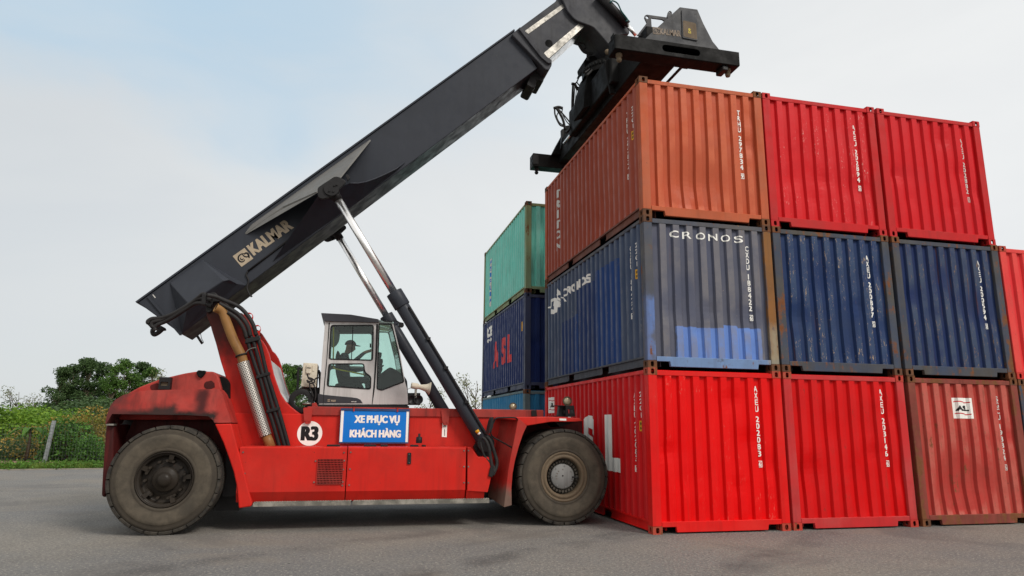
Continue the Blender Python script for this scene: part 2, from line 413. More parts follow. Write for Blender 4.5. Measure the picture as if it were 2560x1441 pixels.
M['logo_dull'] = plain('worn_bronze_decal', lin(120, 106, 92), .5, .1, .3)
M['decalblack'] = plain('black_decal', lin(28, 28, 30), .5)
M['signblue'] = paint('sign_blue', lin(20, 112, 200), fade=lin(38, 126, 208), rust=0, dirt=.12, rough=.4, chips=.05, chipcol=lin(20, 30, 60), dent=.3)
M['signframe'] = plain('sign_frame_blue', lin(48, 72, 112), .5)
M['yellow'] = plain('yellow_paint', lin(206, 186, 60), .5)
M['sticker'] = plain('yellow_sticker', lin(226, 170, 40), .5)
M['orange'] = plain('amber_plastic', lin(220, 160, 40), .35)
M['lampglass'] = plain('clear_lamp_lens', lin(190, 178, 150), .15, .2)
M['seat'] = plain('dark_seat_cloth', lin(40, 42, 46), .9)
M['headliner'] = plain('grey_headliner', lin(92, 96, 94), .9)
M['glovegrey'] = plain('pale_headrest_cover', lin(150, 154, 148), .9)
M['redplate'] = plain('wiring_green', lin(20, 78, 76), .5)
s = NT('perforated_steel_guard')     # holes drilled in the heat shield follow its own length
uv = s.n('ShaderNodeUVMap'); uv.uv_map = 'UV'
vo = s.n('ShaderNodeTexVoronoi'); vo.inputs['Randomness'].default_value = 0; vo.inputs['Scale'].default_value = 1
mpn = s.n('ShaderNodeMapping'); mpn.inputs['Rotation'].default_value = (0, 0, R(45)); s.l(uv.outputs[0], mpn.inputs[0]); s.l(mpn.outputs[0], vo.inputs['Vector'])
hole = s.ramp(vo.outputs['Distance'], .30, .38)
M['guard'] = s.bsdf(s.mix(hole, lin(40, 38, 36), lin(196, 190, 182)), .32, s.math('MULTIPLY', hole, .7))
s = NT('red_lit_lamp'); e = s.n('ShaderNodeEmission'); e.inputs[0].default_value = (1, .05, .06, 1); e.inputs[1].default_value = 3; s.l(e.outputs[0], s.out.inputs[0]); M['redlamp'] = s.m
# tinted cab glass: mostly see-through with a sharp sky reflection
s = NT('green_tinted_glass')
tr = s.n('ShaderNodeBsdfTransparent'); tr.inputs[0].default_value = (.84, .94, .91, 1)
gl = s.n('ShaderNodeBsdfGlossy'); gl.inputs['Roughness'].default_value = .03
fr = s.n('ShaderNodeFresnel'); fr.inputs[0].default_value = 1.45
ms = s.n('ShaderNodeMixShader'); s.l(fr.outputs[0], ms.inputs[0]); s.l(tr.outputs[0], ms.inputs[1]); s.l(gl.outputs[0], ms.inputs[2]); s.l(ms.outputs[0], s.out.inputs[0])
M['glass'] = s.m

# ------------------------------------------------------------------ the ground
s = NT('asphalt')
s.vec = s.tc.outputs['Object']
c = s.mix(s.ramp(s.noise(.25, 6, .62, dist=.4), .35, .68), lin(108, 107, 106), lin(124, 119, 112))
c = s.mix(s.math('MULTIPLY', s.ramp(s.noise(1.4, 6, .7), .5, .75), .35), c, lin(90, 86, 84))
c = s.mix(s.math('MULTIPLY', s.ramp(s.noise(26, 4, .8), .52, .62), .6), c, lin(176, 168, 156))
c = s.mix(s.math('MULTIPLY', s.ramp(s.noise(19, 5, .8), .53, .63), .55), c, lin(62, 60, 58))
c = s.mix(s.math('MULTIPLY', s.ramp(s.noise(3.6, 6, .7), .66, .72), .75), c, lin(44, 41, 39))      # oil spots
c = s.mix(s.math('MULTIPLY', s.ramp(s.noise(2.1, 6, .7, sc=(.6, 1.5, 1)), .66, .74), .5), c, lin(150, 140, 126))  # pale scuffs
c = s.mix(s.math('MULTIPLY', s.ramp(s.noise(.55, 5, .65, sc=(.7, 1.3, 1), dist=.5), .52, .66), .4), c, lin(126, 118, 108))
c = s.mix(s.math('MULTIPLY', s.ramp(s.noise(.35, 5, .6, dist=.8), .54, .66), .4), c, lin(84, 82, 82))
spa = s.n('ShaderNodeSeparateXYZ'); s.l(s.tc.outputs['Object'], spa.inputs[0])
for cx_, cy_, rr_, st_ in ((-30, 40, 49.57, .34), (-30, 40, 52.0, .28), (20, -40, 44.8, .30), (20, -40, 47.0, .24)):      # rubber marks left by turning tyres
    dx_ = s.math('SUBTRACT', spa.outputs[0], cx_); dy_ = s.math('SUBTRACT', spa.outputs[1], cy_)
    dd_ = s.math('ABSOLUTE', s.math('SUBTRACT', s.math('SQRT', s.math('ADD', s.math('MULTIPLY', dx_, dx_), s.math('MULTIPLY', dy_, dy_))), rr_))
    c = s.mix(s.math('MULTIPLY', s.ramp(dd_, .34, .10), s.math('MULTIPLY', s.ramp(s.noise(.7, 5, .7), .38, .6), st_)), c, lin(52, 50, 50))
c = s.mix(s.math('MULTIPLY', s.ramp(s.noise(7.5, 4, .6), .70, .73), .85), c, lin(38, 34, 32))
M['asphalt'] = s.bsdf(c, s.ramp(s.noise(.8, 4), .3, .7, .75, .92), 0, s.math('ADD', s.noise(60, 3, .7), s.math('MULTIPLY', s.noise(22, 3), .8)), .7, .02, .25)
s = NT('soil_and_grass'); s.vec = s.tc.outputs['Object']
c = s.mix(s.ramp(s.noise(.6, 6, .65), .38, .62), lin(60, 74, 34), lin(98, 88, 62))
M['soil'] = s.bsdf(c, .95, 0, s.noise(6, 5), .5, .1, .1)
bm = nb(); box(bm, (-900, -120, -.3), (900, 1500, -.004)); g = obj('ground', bm, M['soil']); tag(g, kind='structure')
def edgeY(x): return 16.96+(x+16.15)*.148
bm = nb(); v = [bm.verts.new(p) for p in ((-220, -90, 0), (220, -90, 0), (220, edgeY(220)-.12, 0), (-220, edgeY(-220)-.12, 0))]; bm.faces.new(v)
tag(obj('container_yard', bm, M['asphalt']), kind='structure')
M['concrete'] = plain('pale_concrete', lin(150, 142, 130), .9)
bm = nb(); v = []
for dz, dy in ((-.2, -.12), (.03, -.12), (.03, .1), (-.2, .1)): v.append((dy, dz))
a = [bm.verts.new((-220, edgeY(-220)+y, z)) for y, z in v]; b = [bm.verts.new((220, edgeY(220)+y, z)) for y, z in v]
for i in range(4): bm.faces.new((a[i], b[i], b[(i+1) % 4], a[(i+1) % 4]))
tag(obj('kerb', bm, M['concrete']), kind='structure')

# ------------------------------------------------------------------ shipping containers (local origin: near bottom corner at the long side facing -X)
CW, CL, CH = 2.438, 6.058, 2.591
# end wall: 8 ridges
E_OUT, E_IN = .014, .060
E_PTS = [(.155, E_IN)]
for k in range(8):
    x = .301+k*.2515
    E_PTS += [(x-.028, E_IN), (x, E_OUT), (x+.112, E_OUT), (x+.14, E_IN)]
E_PTS.append((CW-.155, E_IN))
S_OUT, S_IN, NSIDE = .012, .054, 22
S_PTS = []
_p = (CL-.32)/NSIDE
S_PTS.append((.16, S_IN))
for k in range(NSIDE):
    y = .16+k*_p
    S_PTS += [(y+.035, S_IN), (y+.10, S_OUT), (y+.175, S_OUT), (y+.24, S_IN)]
S_PTS.append((CL-.16, S_IN))
def prof(P, t):
    if t <= P[0][0]: return P[0][1]
    for (a, d), (b, e) in zip(P, P[1:]):
        if a <= t <= b: return d+(e-d)*(t-a)/max(b-a, 1e-9)
    return P[-1][1]
def bump_wall(P, z0, z1, nz, fn, seed, amp=.010):
    """corrugated sheet; rows in Z so the sheet can carry shallow dents"""
    bm = nb(); rng = random.Random(seed)
    dents = [(rng.uniform(P[0][0], P[-1][0]), rng.uniform(z0+.3, z1-.3), rng.uniform(.12, .4), rng.uniform(.3, 1)*amp) for _ in range(9)]
    T = []
    for (a, d), (b, e) in zip(P, P[1:]):
        T.append((a, d))
    T.append(P[-1]); rows = []
    for i in range(nz+1):
        z = z0+(z1-z0)*i/nz; row = []
        for t, d in T:
            q = sum(k*math.exp(-((t-u)**2+(z-v)**2)/(r*r)) for u, v, r, k in dents)
            row.append(bm.verts.new(fn(t, d+(q if 0 < i < nz else 0), z)))
        rows.append(row)
    for a, b in zip(rows, rows[1:]):
        for i in range(len(a)-1): bm.faces.new((a[i], a[i+1], b[i+1], b[i]))
    return bm
def casting_bm():
    bm = nb(); X, Y, Z = .162, .178, .118
    slot = roundpoly([(-.029, -.042), (.029, -.042), (.029, .042), (-.029, .042)], .03)
    c = (X/2, Z/2)
    for y0, y1 in ((0, .012), (Y-.012, Y)): holed(bm, [(0, 0), (X, 0), (X, Z), (0, Z)], [[(c[0]+a, c[1]+b) for a, b in slot]], y0, y1)
    c = (Y/2, Z/2)
    for x0, x1 in ((0, .012), (X-.012, X)):
        t = nb(); holed(t, [(.012, 0), (Y-.012, 0), (Y-.012, Z), (.012, Z)], [[(c[0]+a, c[1]+b) for a, b in slot]], x0, x1)
        for v in t.verts: v.co = Vector((v.co.y, v.co.x, v.co.z))
        me = bpy.data.meshes.new('x'); t.to_mesh(me); t.free(); bm.from_mesh(me); bpy.data.meshes.remove(me)
    box(bm, (.012, .012, 0), (X-.012, Y-.012, .012)); box(bm, (.012, .012, Z-.012), (X-.012, Y-.012, Z))
    return bm
def build_container(name, seed):
    """prototype container with its parts, every material in slot 0 replaced per copy"""
    P = M['white']; t = thing(name, None, None)
    bm = nb()
    z0, z1 = .118, CH-.118
    for x0 in (0, CW-.158):       # four corner posts (butted between castings)
        box(bm, (x0+.002, .004, z0), (x0+.156, .10, z1)); box(bm, (x0+.002 if x0 == 0 else x0+.06, .10, z0), (x0+.098 if x0 == 0 else x0+.156, .165, z1))
        box(bm, (x0+.002, CL-.10, z0), (x0+.156, CL-.004, z1)); box(bm, (x0+.002 if x0 == 0 else x0+.06, CL-.165, z0), (x0+.098 if x0 == 0 else x0+.156, CL-.10, z1))
    for y0 in (.008, CL-.072): box(bm, (.162, y0, CH-.125), (CW-.162, y0+.064, CH-.045))     # end header
    for x0 in (.006, CW-.07): box(bm, (x0, .178, CH-.092), (x0+.064, CL-.178, CH-.028))       # side top rails
    # end sills with the two cut-outs beside the castings
    for y0 in (.006, CL-.066):
        prism(bm, [(.162, .105), (.40, .105), (.415, .022), (CW-.415, .022), (CW-.40, .105), (CW-.162, .105), (CW-.158, .185), (.158, .185)], y0, y0+.06)
    f = obj('frame', bm, P, t, bevel=.006, seg=1)
    bm = nb()
    # side bottom rails: lip, recessed web, fork pockets left open
    for sx in (0, 1):
        X = (lambda v: v) if sx == 0 else (lambda v: CW-v)
        def bx(xa, xb, ya, yb, za, zb): box(bm, (min(X(xa), X(xb)), ya, za), (max(X(xa), X(xb)), yb, zb))
        ym = CL/2
        segs = [(.178, ym-1.03-.18), (ym-1.03+.18, ym+1.03-.18), (ym+1.03+.18, CL-.178)]
        for a, b_ in segs: bx(.034, .05, a, b_, .045, .165)
        for a, b_ in segs: bx(.018, .034, a, b_, .030, .045)
        bx(.008, .06, .165, CL-.165, .165, .195)
        bx(.30, .32, .178, CL-.178, .03, .165)
    obj('bottom_rail', bm, P, t)
    bm = nb(); box(bm, (.07, .09, .15), (CW-.07, CL-.09, .162)); obj('floor', bm, M['void'], t)
    bm = nb(); box(bm, (.03, .06, CH-.060), (CW-.03, CL-.06, CH-.034))
    obj('roof', bm, P, t)
    e = bump_wall(E_PTS, .18, CH-.115, 14, lambda u, d, z: (u, d, z), seed); obj('end_wall', e, P, t)
    e = bump_wall(E_PTS, .18, CH-.115, 2, lambda u, d, z: (u, CL-d, z), seed+1); obj('end_wall', e, P, t)
    e = bump_wall(S_PTS, .18, CH-.085, 14, lambda u, d, z: (d, u, z), seed+2); obj('side_wall', e, P, t)
    e = bump_wall(S_PTS, .18, CH-.085, 2, lambda u, d, z: (CW-d, u, z), seed+3); obj('side_wall', e, P, t)
    me = None
    for z in (0, CH-.118):
        for x in (0, CW-.162):
            for y in (0, CL-.178):
                if me is None:
                    c = obj('corner_casting', casting_bm(), P, t, loc=(0, 0, 0)); me = c
                else:
                    c = me.copy(); COL.objects.link(c); c.parent = t
                c.location = (x, y, z)
    return t
VAR = {}
for k in range(5):
    for nm, P_, fn_, am in (('end', E_PTS, lambda u, d, z: (u, d, z), .022), ('side', S_PTS, lambda u, d, z: (d, u, z), .012)):
        b_ = bump_wall(P_, .18, CH-(.115 if nm == 'end' else .085), 26, fn_, 100+7*k, am if k != 4 else .04); bmesh.ops.recalc_face_normals(b_, faces=b_.faces)
        me_ = bpy.data.meshes.new(nm+'_wall'); b_.to_mesh(me_); b_.free(); me_.materials.append(M['white']); VAR[(nm, k)] = me_
_vc = [0]
def slot(o, m):
    for s_ in o.material_slots: s_.link = 'OBJECT'; s_.material = m
PROTO = build_container('shipping_container', 11)
_first = [True]
GAPY = .012
def container(pos, label, group, mat, frame=None, cast=None, low=None, endm=None, sidem=None, rot=0):
    if _first[0]:
        t = PROTO; _first[0] = False; kids = list(t.children)
    else:
        t = PROTO.copy(); COL.objects.link(t); kids = []
        for ch in list(PROTO.children):
            if ch.get('marking'): continue
            c = ch.copy(); COL.objects.link(c); c.parent = t; kids.append(c)
    t.location = pos; WL[t] = Vector(pos); t.rotation_euler = (0, 0, rot)
    tag(t, label, 'shipping container', group)
    v_ = _vc[0] % 4 if 'most scratched' not in label and 'scraped dented' not in label else 4; _vc[0] += 1
    seen = set()
    for c in kids:
        k = c.name.split('.')[0]
        if k in ('end_wall', 'side_wall') and k not in seen: seen.add(k); c.data = VAR[(k[:-5], v_)]
        if k == 'floor': continue
        m = {'frame': frame or mat, 'corner_casting': cast or frame or mat, 'bottom_rail': low or frame or mat, 'end_wall': endm or mat, 'side_wall': sidem or mat}.get(k, mat)
        slot(c, m)
    return t
def marking(t, bm, mat, wall, name='lettering', proud=.0025):
    """flat uv lettering laid onto the corrugation. end: u = +X from the near corner; side: u = distance from the far end towards the viewer"""
    if wall == 'end':
        slice_u(bm, [p[0] for p in E_PTS])
        for v in bm.verts: v.co = Vector((v.co.x, prof(E_PTS, v.co.x)-proud-v.co.z, v.co.y))
    else:
        slice_u(bm, [CL-p[0] for p in S_PTS])
        for v in bm.verts:
            y = CL-v.co.x; v.co = Vector((prof(S_PTS, y)-proud-v.co.z, y, v.co.y))
    me = bpy.data.meshes.new(name); bm.to_mesh(me); bm.free(); me.materials.append(mat)
    o = bpy.data.objects.new(name, me); COL.objects.link(o); o.parent = t; o['marking'] = 1
    return o
def end_number(t, s, mat=None, u=1.940, top=2.335, pitch=.112, label=None):
    code_parts(t, s, u, top, .068, .096, pitch, mat or M['white'], 'end')
def code_parts(t, s, u, top, cw, ch, pitch, mat, wall):
    v = top; gs = s.split(' ')
    for g_, nm in zip(gs, ('owner_code', 'serial_number', 'check_digit')):
        bm = nb(); column(bm, g_, u, v, cw, ch, pitch, nm == 'check_digit'); marking(t, bm, mat, wall, nm)
        v -= pitch*(len(g_)+.5)
def side_number(t, s, mat=None, typ='22G1', boxed=True):
    mat = mat or M['white']
    code_parts(t, s, CL-.66-.06, 2.22, .085, .094, .111, mat, 'side')
    bm = nb(); column(bm, typ, CL-.43-.04, 2.22, .075, .085, .115, False); marking(t, bm, mat, 'side', 'type_code')
    bm = nb(); put_poly(bm, [(CL-.48, 1.57), (CL-.40, 1.57), (CL-.40, 1.74), (CL-.48, 1.74)]); marking(t, bm, M['sticker'], 'side', 'warning_sticker')
    bm = nb()
    for a, b in ((1.595, 1.64), (1.665, 1.715)): put_text(bm, 'H', CL-.467, a, .05, b-a)
    marking(t, bm, M['decalblack'], 'side', 'warning_sticker_print', .004)
# paints
RED_A = lin(222, 14, 16); RED_B = lin(204, 24, 26)
m_red1 = paint('bright_red_container', lin(220, 6, 8), fade=lin(214, 14, 14), fade_amt=.4, rust=.0, dirt=.16, dirtcol=lin(110, 14, 16), rough=.38, chips=.03, chipcol=lin(228, 150, 140), ridge=(lin(228, 24, 22), .3, lin(230, 170, 150), .16), runs=.16)
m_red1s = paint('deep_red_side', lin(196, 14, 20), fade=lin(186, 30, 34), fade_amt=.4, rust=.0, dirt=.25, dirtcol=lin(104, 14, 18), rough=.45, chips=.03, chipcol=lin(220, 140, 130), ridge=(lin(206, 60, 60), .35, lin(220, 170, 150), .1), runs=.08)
m_red1f = paint('bright_red_frame', lin(214, 20, 20), fade=lin(206, 60, 52), fade_amt=.4, rust=.08, dirt=.25, dirtcol=lin(96, 26, 22), rough=.42, chips=.3, chipcol=lin(196, 140, 120))
m_red2 = paint('dull_red_container', lin(204, 10, 12), fade=lin(192, 24, 26), fade_amt=.5, rust=.02, dirt=.22, dirtcol=lin(104, 20, 22), rough=.42, chips=.08, chipcol=lin(90, 40, 30), ridge=(lin(200, 40, 40), .3, lin(110, 50, 40), .4), runs=.3)
m_red2f = paint('dusty_red_frame', lin(190, 44, 46), fade=lin(176, 80, 78), fade_amt=.6, rust=.08, dirt=.35, dirtcol=lin(90, 40, 38), rough=.5, chips=.3)
m_brick = paint('faded_brick_red_container', lin(174, 56, 50), fade=lin(168, 80, 68), fade_amt=.8, rust=.34, dirt=.4, dirtcol=lin(96, 50, 40), rough=.6, chips=.6, chipcol=lin(86, 50, 38), streak=(8, 8, .3), ridge=(lin(186, 104, 92), .6, lin(120, 84, 62), .8), runs=.5)
m_brickf = paint('rusty_brick_frame', lin(128, 62, 54), fade=lin(140, 80, 66), fade_amt=.7, rust=.7, dirt=.5, dirtcol=lin(52, 36, 30), rough=.7, chips=.5)
m_rust = paint('rusted_corner', lin(84, 58, 46), fade=lin(112, 78, 56), fade_amt=.8, rust=.9, dirt=.4, rough=.75, chips=.5)
m_rustred = paint('rusted_red_corner', lin(196, 52, 46), fade=lin(150, 84, 62), fade_amt=.9, rust=.65, dirt=.45, rough=.65, chips=.6)
BLUP = lin(100, 132, 196); BLUD = lin(38, 56, 100); BLUM = lin(36, 64, 118)
m_cron_e = paint('faded_slate_blue_end', lin(78, 82, 100), fade=lin(98, 98, 108), fade_amt=.6, rust=.1, dirt=.25, dirtcol=lin(58, 58, 64), rough=.55, chips=.35, chipcol=lin(150, 132, 116),
                 patches=[(.54, 1.42, None, None, None, .70, BLUP, .7, .012), (1.42, 1.72, None, None, None, .76, BLUP, .7, .010), (1.72, 2.13, None, None, None, .72, BLUP, .7, .012)], ridge=(lin(124, 120, 120), .55, lin(140, 118, 98), .3), runs=.22)
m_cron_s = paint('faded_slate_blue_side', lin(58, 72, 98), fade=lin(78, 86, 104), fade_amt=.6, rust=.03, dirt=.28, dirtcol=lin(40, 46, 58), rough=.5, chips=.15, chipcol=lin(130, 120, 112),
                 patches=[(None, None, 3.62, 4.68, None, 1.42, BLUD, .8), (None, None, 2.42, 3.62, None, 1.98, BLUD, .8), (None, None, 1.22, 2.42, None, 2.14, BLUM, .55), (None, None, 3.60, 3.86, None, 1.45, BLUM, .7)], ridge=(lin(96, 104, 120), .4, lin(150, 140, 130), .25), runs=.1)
m_cron_f = paint('worn_blue_frame', lin(72, 78, 92), fade=lin(98, 92, 84), fade_amt=.7, rust=.38, dirt=.4, dirtcol=lin(70, 62, 54), rough=.6, chips=.7, chipcol=lin(150, 118, 78), patches=[(-.02, .17, None, .05, None, 1.2, BLUP, .0, .16), (.17, 2.27, None, .08, None, .4, lin(110, 136, 176), .2), (2.28, 2.46, None, None, .2, None, lin(132, 90, 50), .0, .03), (2.28, 2.46, None, None, None, .75, lin(150, 142, 122), .0, .15)])
m_cron_l = paint('grey_underrail', lin(78, 82, 90), fade=lin(96, 98, 100), rust=.1, dirt=.5, rough=.7)
m_navy1 = paint('navy_scuffed_container', lin(26, 46, 88), fade=lin(42, 60, 94), fade_amt=.6, rust=.12, dirt=.3, dirtcol=lin(44, 48, 58), rough=.5, chips=.6, chipcol=lin(128, 112, 96), dent=1.2, ridge=(lin(64, 80, 104), .6, lin(160, 138, 112), .9), runs=.6)
m_navy2 = paint('navy_container', lin(26, 42, 84), fade=lin(40, 54, 88), fade_amt=.6, rust=.1, dirt=.3, dirtcol=lin(60, 60, 62), rough=.5, chips=.3, chipcol=lin(110, 92, 78), ridge=(lin(66, 78, 96), .7, lin(124, 100, 76), .75), runs=.6)
m_navyf = paint('weathered_navy_frame', lin(58, 70, 92), fade=lin(84, 80, 72), fade_amt=.9, rust=.62, dirt=.6, dirtcol=lin(66, 58, 48), rough=.65, chips=.5, chipcol=lin(120, 96, 74))
m_oran_e = paint('orange_brown_end', lin(178, 76, 46), fade=lin(174, 88, 60), fade_amt=.5, rust=.0, dirt=.2, dirtcol=lin(128, 66, 48), rough=.5, chips=.06, chipcol=lin(100, 64, 46), ridge=(lin(206, 112, 78), .4, lin(110, 70, 50), .25), runs=.12)
m_oran_f = paint('orange_brown_frame', lin(180, 86, 54), fade=lin(164, 96, 68), fade_amt=.6, rust=.12, dirt=.35, dirtcol=lin(96, 62, 46), rough=.55, chips=.5, chipcol=lin(90, 62, 46))
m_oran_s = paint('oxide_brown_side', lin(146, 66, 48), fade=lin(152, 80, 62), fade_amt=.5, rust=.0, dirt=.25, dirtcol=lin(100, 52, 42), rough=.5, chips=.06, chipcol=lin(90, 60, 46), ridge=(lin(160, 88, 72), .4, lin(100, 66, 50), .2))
m_oran_l = paint('brown_underrail', lin(112, 70, 58), rust=.1, dirt=.5, rough=.7)
m_red3 = paint('crimson_container', lin(200, 18, 26), fade=lin(192, 32, 38), fade_amt=.4, rust=.0, dirt=.2, dirtcol=lin(118, 24, 30), rough=.42, chips=.12, chipcol=lin(226, 190, 180), ridge=(lin(206, 48, 54), .3, lin(228, 190, 180), .35))
m_red4 = paint('crimson_container_clean', lin(198, 20, 28), fade=lin(192, 34, 42), fade_amt=.4, rust=.0, dirt=.16, dirtcol=lin(128, 28, 34), rough=.42, chips=.03)
m_red3f = paint('crimson_frame', lin(188, 26, 30), fade=lin(166, 50, 48), fade_amt=.6, rust=.1, dirt=.3, dirtcol=lin(90, 40, 36), rough=.5, chips=.4)
m_green = paint('jade_green_container', lin(112, 206, 190), fade=lin(140, 214, 200), fade_amt=.5, rust=.06, dirt=.32, dirtcol=lin(66, 108, 90), rough=.5, chips=.3, chipcol=lin(110, 90, 60), ridge=(lin(140, 190, 176), .5, lin(110, 90, 56), .4), runs=.35)
m_greenf = paint('rust_streaked_green_frame', lin(122, 148, 118), fade=lin(140, 136, 92), fade_amt=.9, rust=.5, dirt=.6, dirtcol=lin(96, 84, 48), rough=.6, chips=.6)
m_nav3 = paint('deep_navy_container', lin(30, 44, 92), fade=lin(44, 58, 96), fade_amt=.5, rust=.0, dirt=.2, dirtcol=lin(26, 34, 60), rough=.42, chips=.05)
m_nav3f = paint('deep_navy_frame', lin(58, 66, 92), fade=lin(84, 84, 92), rust=.2, dirt=.35, rough=.5, chips=.3)
m_teal = paint('teal_blue_container', lin(44, 116, 160), fade=lin(72, 136, 168), fade_amt=.5, rust=.05, dirt=.3, dirtcol=lin(40, 62, 74), rough=.5, chips=.1)
m_tealf = paint('grey_teal_frame', lin(100, 122, 128), fade=lin(120, 128, 124), rust=.3, dirt=.5, rough=.6, chips=.4)
m_red5 = paint('coral_red_container', lin(216, 52, 56), fade=lin(212, 84, 74), fade_amt=.5, rust=.05, dirt=.25, dirtcol=lin(120, 40, 40), rough=.5, chips=.3, ridge=(lin(216, 80, 70), .4, lin(120, 60, 50), .4), runs=.2)
X1, X2, X3, X4 = 0, CW+.055, 2*CW+.134, 3*CW+.20
GS = 'stacked containers in the front row'; GB = 'containers in the stack further back'
c11 = container((X1, 0, 0), 'bright red container at the bottom of the corner stack, partly behind the big front tyre', GS, m_red1, m_red1f, m_rustred, m_red1f, m_red1, m_red1s)
c12 = container((X1, 0, CH), 'faded slate blue container with lighter blue repainted patches, between an orange-brown and a red one', GS, m_cron_e, m_cron_f, m_rust, m_cron_l, m_cron_e, m_cron_s)
c13 = container((X1+.004, .006, 2*CH), 'orange-brown container on top of the corner stack under the spreader', GS, m_oran_e, m_oran_f, m_rust, m_oran_l, m_oran_e, m_oran_s)
c21 = container((X2, .012, 0), 'red container with dusty pink frame on the ground under the most scratched navy container', GS, m_red2, m_red2f, m_rustred)
c22 = container((X2-.012, .004, CH), 'navy container with scraped dented ribs, next to the slate blue one', GS, m_navy1, m_navyf, m_rust)
c23 = container((X2-.02, .010, 2*CH), 'crimson container with white paint nicks beside the orange-brown one, top of its stack', GS, m_red3, m_red3f, m_red3f)
c31 = container((X3+.02, .02, 0), 'faded rusty brick red container on the ground with a white square emblem', GS, m_brick, m_brickf, m_rust)
c32 = container((X3-.01, .008, CH), 'navy container with few scrapes, on top of the faded brick red one', GS, m_navy2, m_navyf, m_rust)
c33 = container((X3-.03, .014, 2*CH), 'clean crimson container at the right end of the top row', GS, m_red4, m_red3f, m_red3f)
c41 = container((X4, .03, 0), 'dark blue container on the ground cut by the right picture edge', GS, m_navy2, m_navyf, m_rust)
c42 = container((X4-.02, .02, CH), 'coral red container cut by the right picture edge, second from the ground', GS, m_red5, m_red5, m_rustred)
GX, GY = -.232, 7.129
b1 = container((GX-.01, GY, 0), 'teal blue container at the bottom of the rear stack, seen over the red chassis', GB, m_teal, m_tealf, m_rust)
b2 = container((GX, GY+.01, CH), 'deep navy container with red letters in the middle of the rear stack', GB, m_nav3, m_nav3f, m_nav3f)
b3 = container((GX+.006, GY, 2*CH), 'jade green container with rust-streaked corner post on top of the rear stack', GB, m_green, m_greenf, m_rust)

for t, s_, m in ((c11, 'AXEU 202083 6', None), (c12, 'CXDU 188422 6', None), (c13, 'TRHU 297834 9', None), (c21, 'AXEU 203146 6', None), (c22, 'AXEU 200897 5', None),
                 (c23, 'AXEU 202894 5', None), (c31, 'SGCU 193324 6', M['whitefade']), (c32, 'AXEU 200594 0', None), (c33, 'AXEU 202882 1', M['whitefade'])):
    end_number(t, s_, m, top=2.335 if t in (c11, c21) else 2.19 if t not in (c31, c32) else 2.26)
side_number(c11, 'AXEU 202083 6'); side_number(c12, 'CXDU 188422 6'); side_number(c13, 'TRHU 297834 9')
# big A S L on the red long side
for ch, y0, y1 in (('A', 4.62, 3.78), ('S', 3.32, 2.58), ('L', 2.06, 1.30)): bm = nb(); put_text(bm, ch, CL-y0, .845, y0-y1, 1.015, .05); marking(c11, bm, M['white'], 'side', 'large_letter')
def asl_plate(t, wall, u0, v0, w_, h_, letters):
    bm = nb(); put_poly(bm, [(u0, v0), (u0+w_, v0), (u0+w_, v0+h_), (u0, v0+h_)]); p = marking(t, bm, M['white'], wall, 'emblem_panel')
    for q in (.16, .74):
        bm = nb()
        top = [(u0+w_*(.1+.8*k/12), v0+h_*(q+.085+.035*math.sin(k/12*2*PI))) for k in range(13)]
        put_poly(bm, top+[(x, z-h_*.05) for x, z in reversed(top)]); marking(t, bm, M['pinkmark'], wall, 'emblem_wave', .004)
    bm = nb(); put_text(bm, letters, u0+w_*.16, v0+h_*.36, w_*.68, h_*.27, .05); marking(t, bm, M['decalblack'], wall, 'emblem_lettering', .004)
asl_plate(c11, 'side', CL-5.78, 1.95, .46, .37, 'ASL')
asl_plate(c31, 'end', 5.98-X3-.02, 1.845, .41, .37, 'ASL')
# slate blue container: wide-set serif lettering on the end, slanted lettering and horse emblem on the side
bm = nb()
for ch, x in zip('CRONOS', (.50, .74, 1.00, 1.235, 1.48, 1.735)): put_text(bm, ch, x, 2.235, .15, .125, .02)
marking(c12, bm, M['white'], 'end', 'lettering')
bm = nb()
for k, ch in enumerate('CRONOS'):
    u = CL-4.60+k*.325; v = 1.99
    put_text(bm, ch, u, v, .26, .19, .05)
for v in bm.verts: v.co.y += 0
marking(c12, bm, M['white'], 'side', 'lettering')
bm = nb()
def emb(pts): put_poly(bm, [(CL-(atx(*px('O', x, y), 0).y), atx(*px('O', x, y), 0).z-CH) for x, y in pts])
emb([(120, 590), (155, 560), (160, 500), (185, 470), (200, 480), (172, 520), (168, 580), (150, 590)])
emb([(205, 470), (240, 500), (275, 545), (270, 570), (240, 580), (235, 625), (215, 635), (200, 655), (165, 655), (152, 600), (190, 605), (178, 560), (180, 515)])
emb([(212, 440), (225, 415), (238, 365), (250, 400), (275, 425), (272, 445), (245, 440), (240, 460), (270, 515), (262, 520), (225, 480), (222, 445)])
emb([(275, 460), (318, 482), (326, 512), (316, 515), (306, 490), (275, 472)])
marking(c12, bm, M['white'], 'side', 'horse_emblem')
# orange container: letters stacked down the far end of the long side
bm = nb(); column(bm, 'TRITON', CL-5.16, 2.18, .36, .205, .262, False, .04); marking(c13, bm, M['whitefade'], 'side', 'lettering')
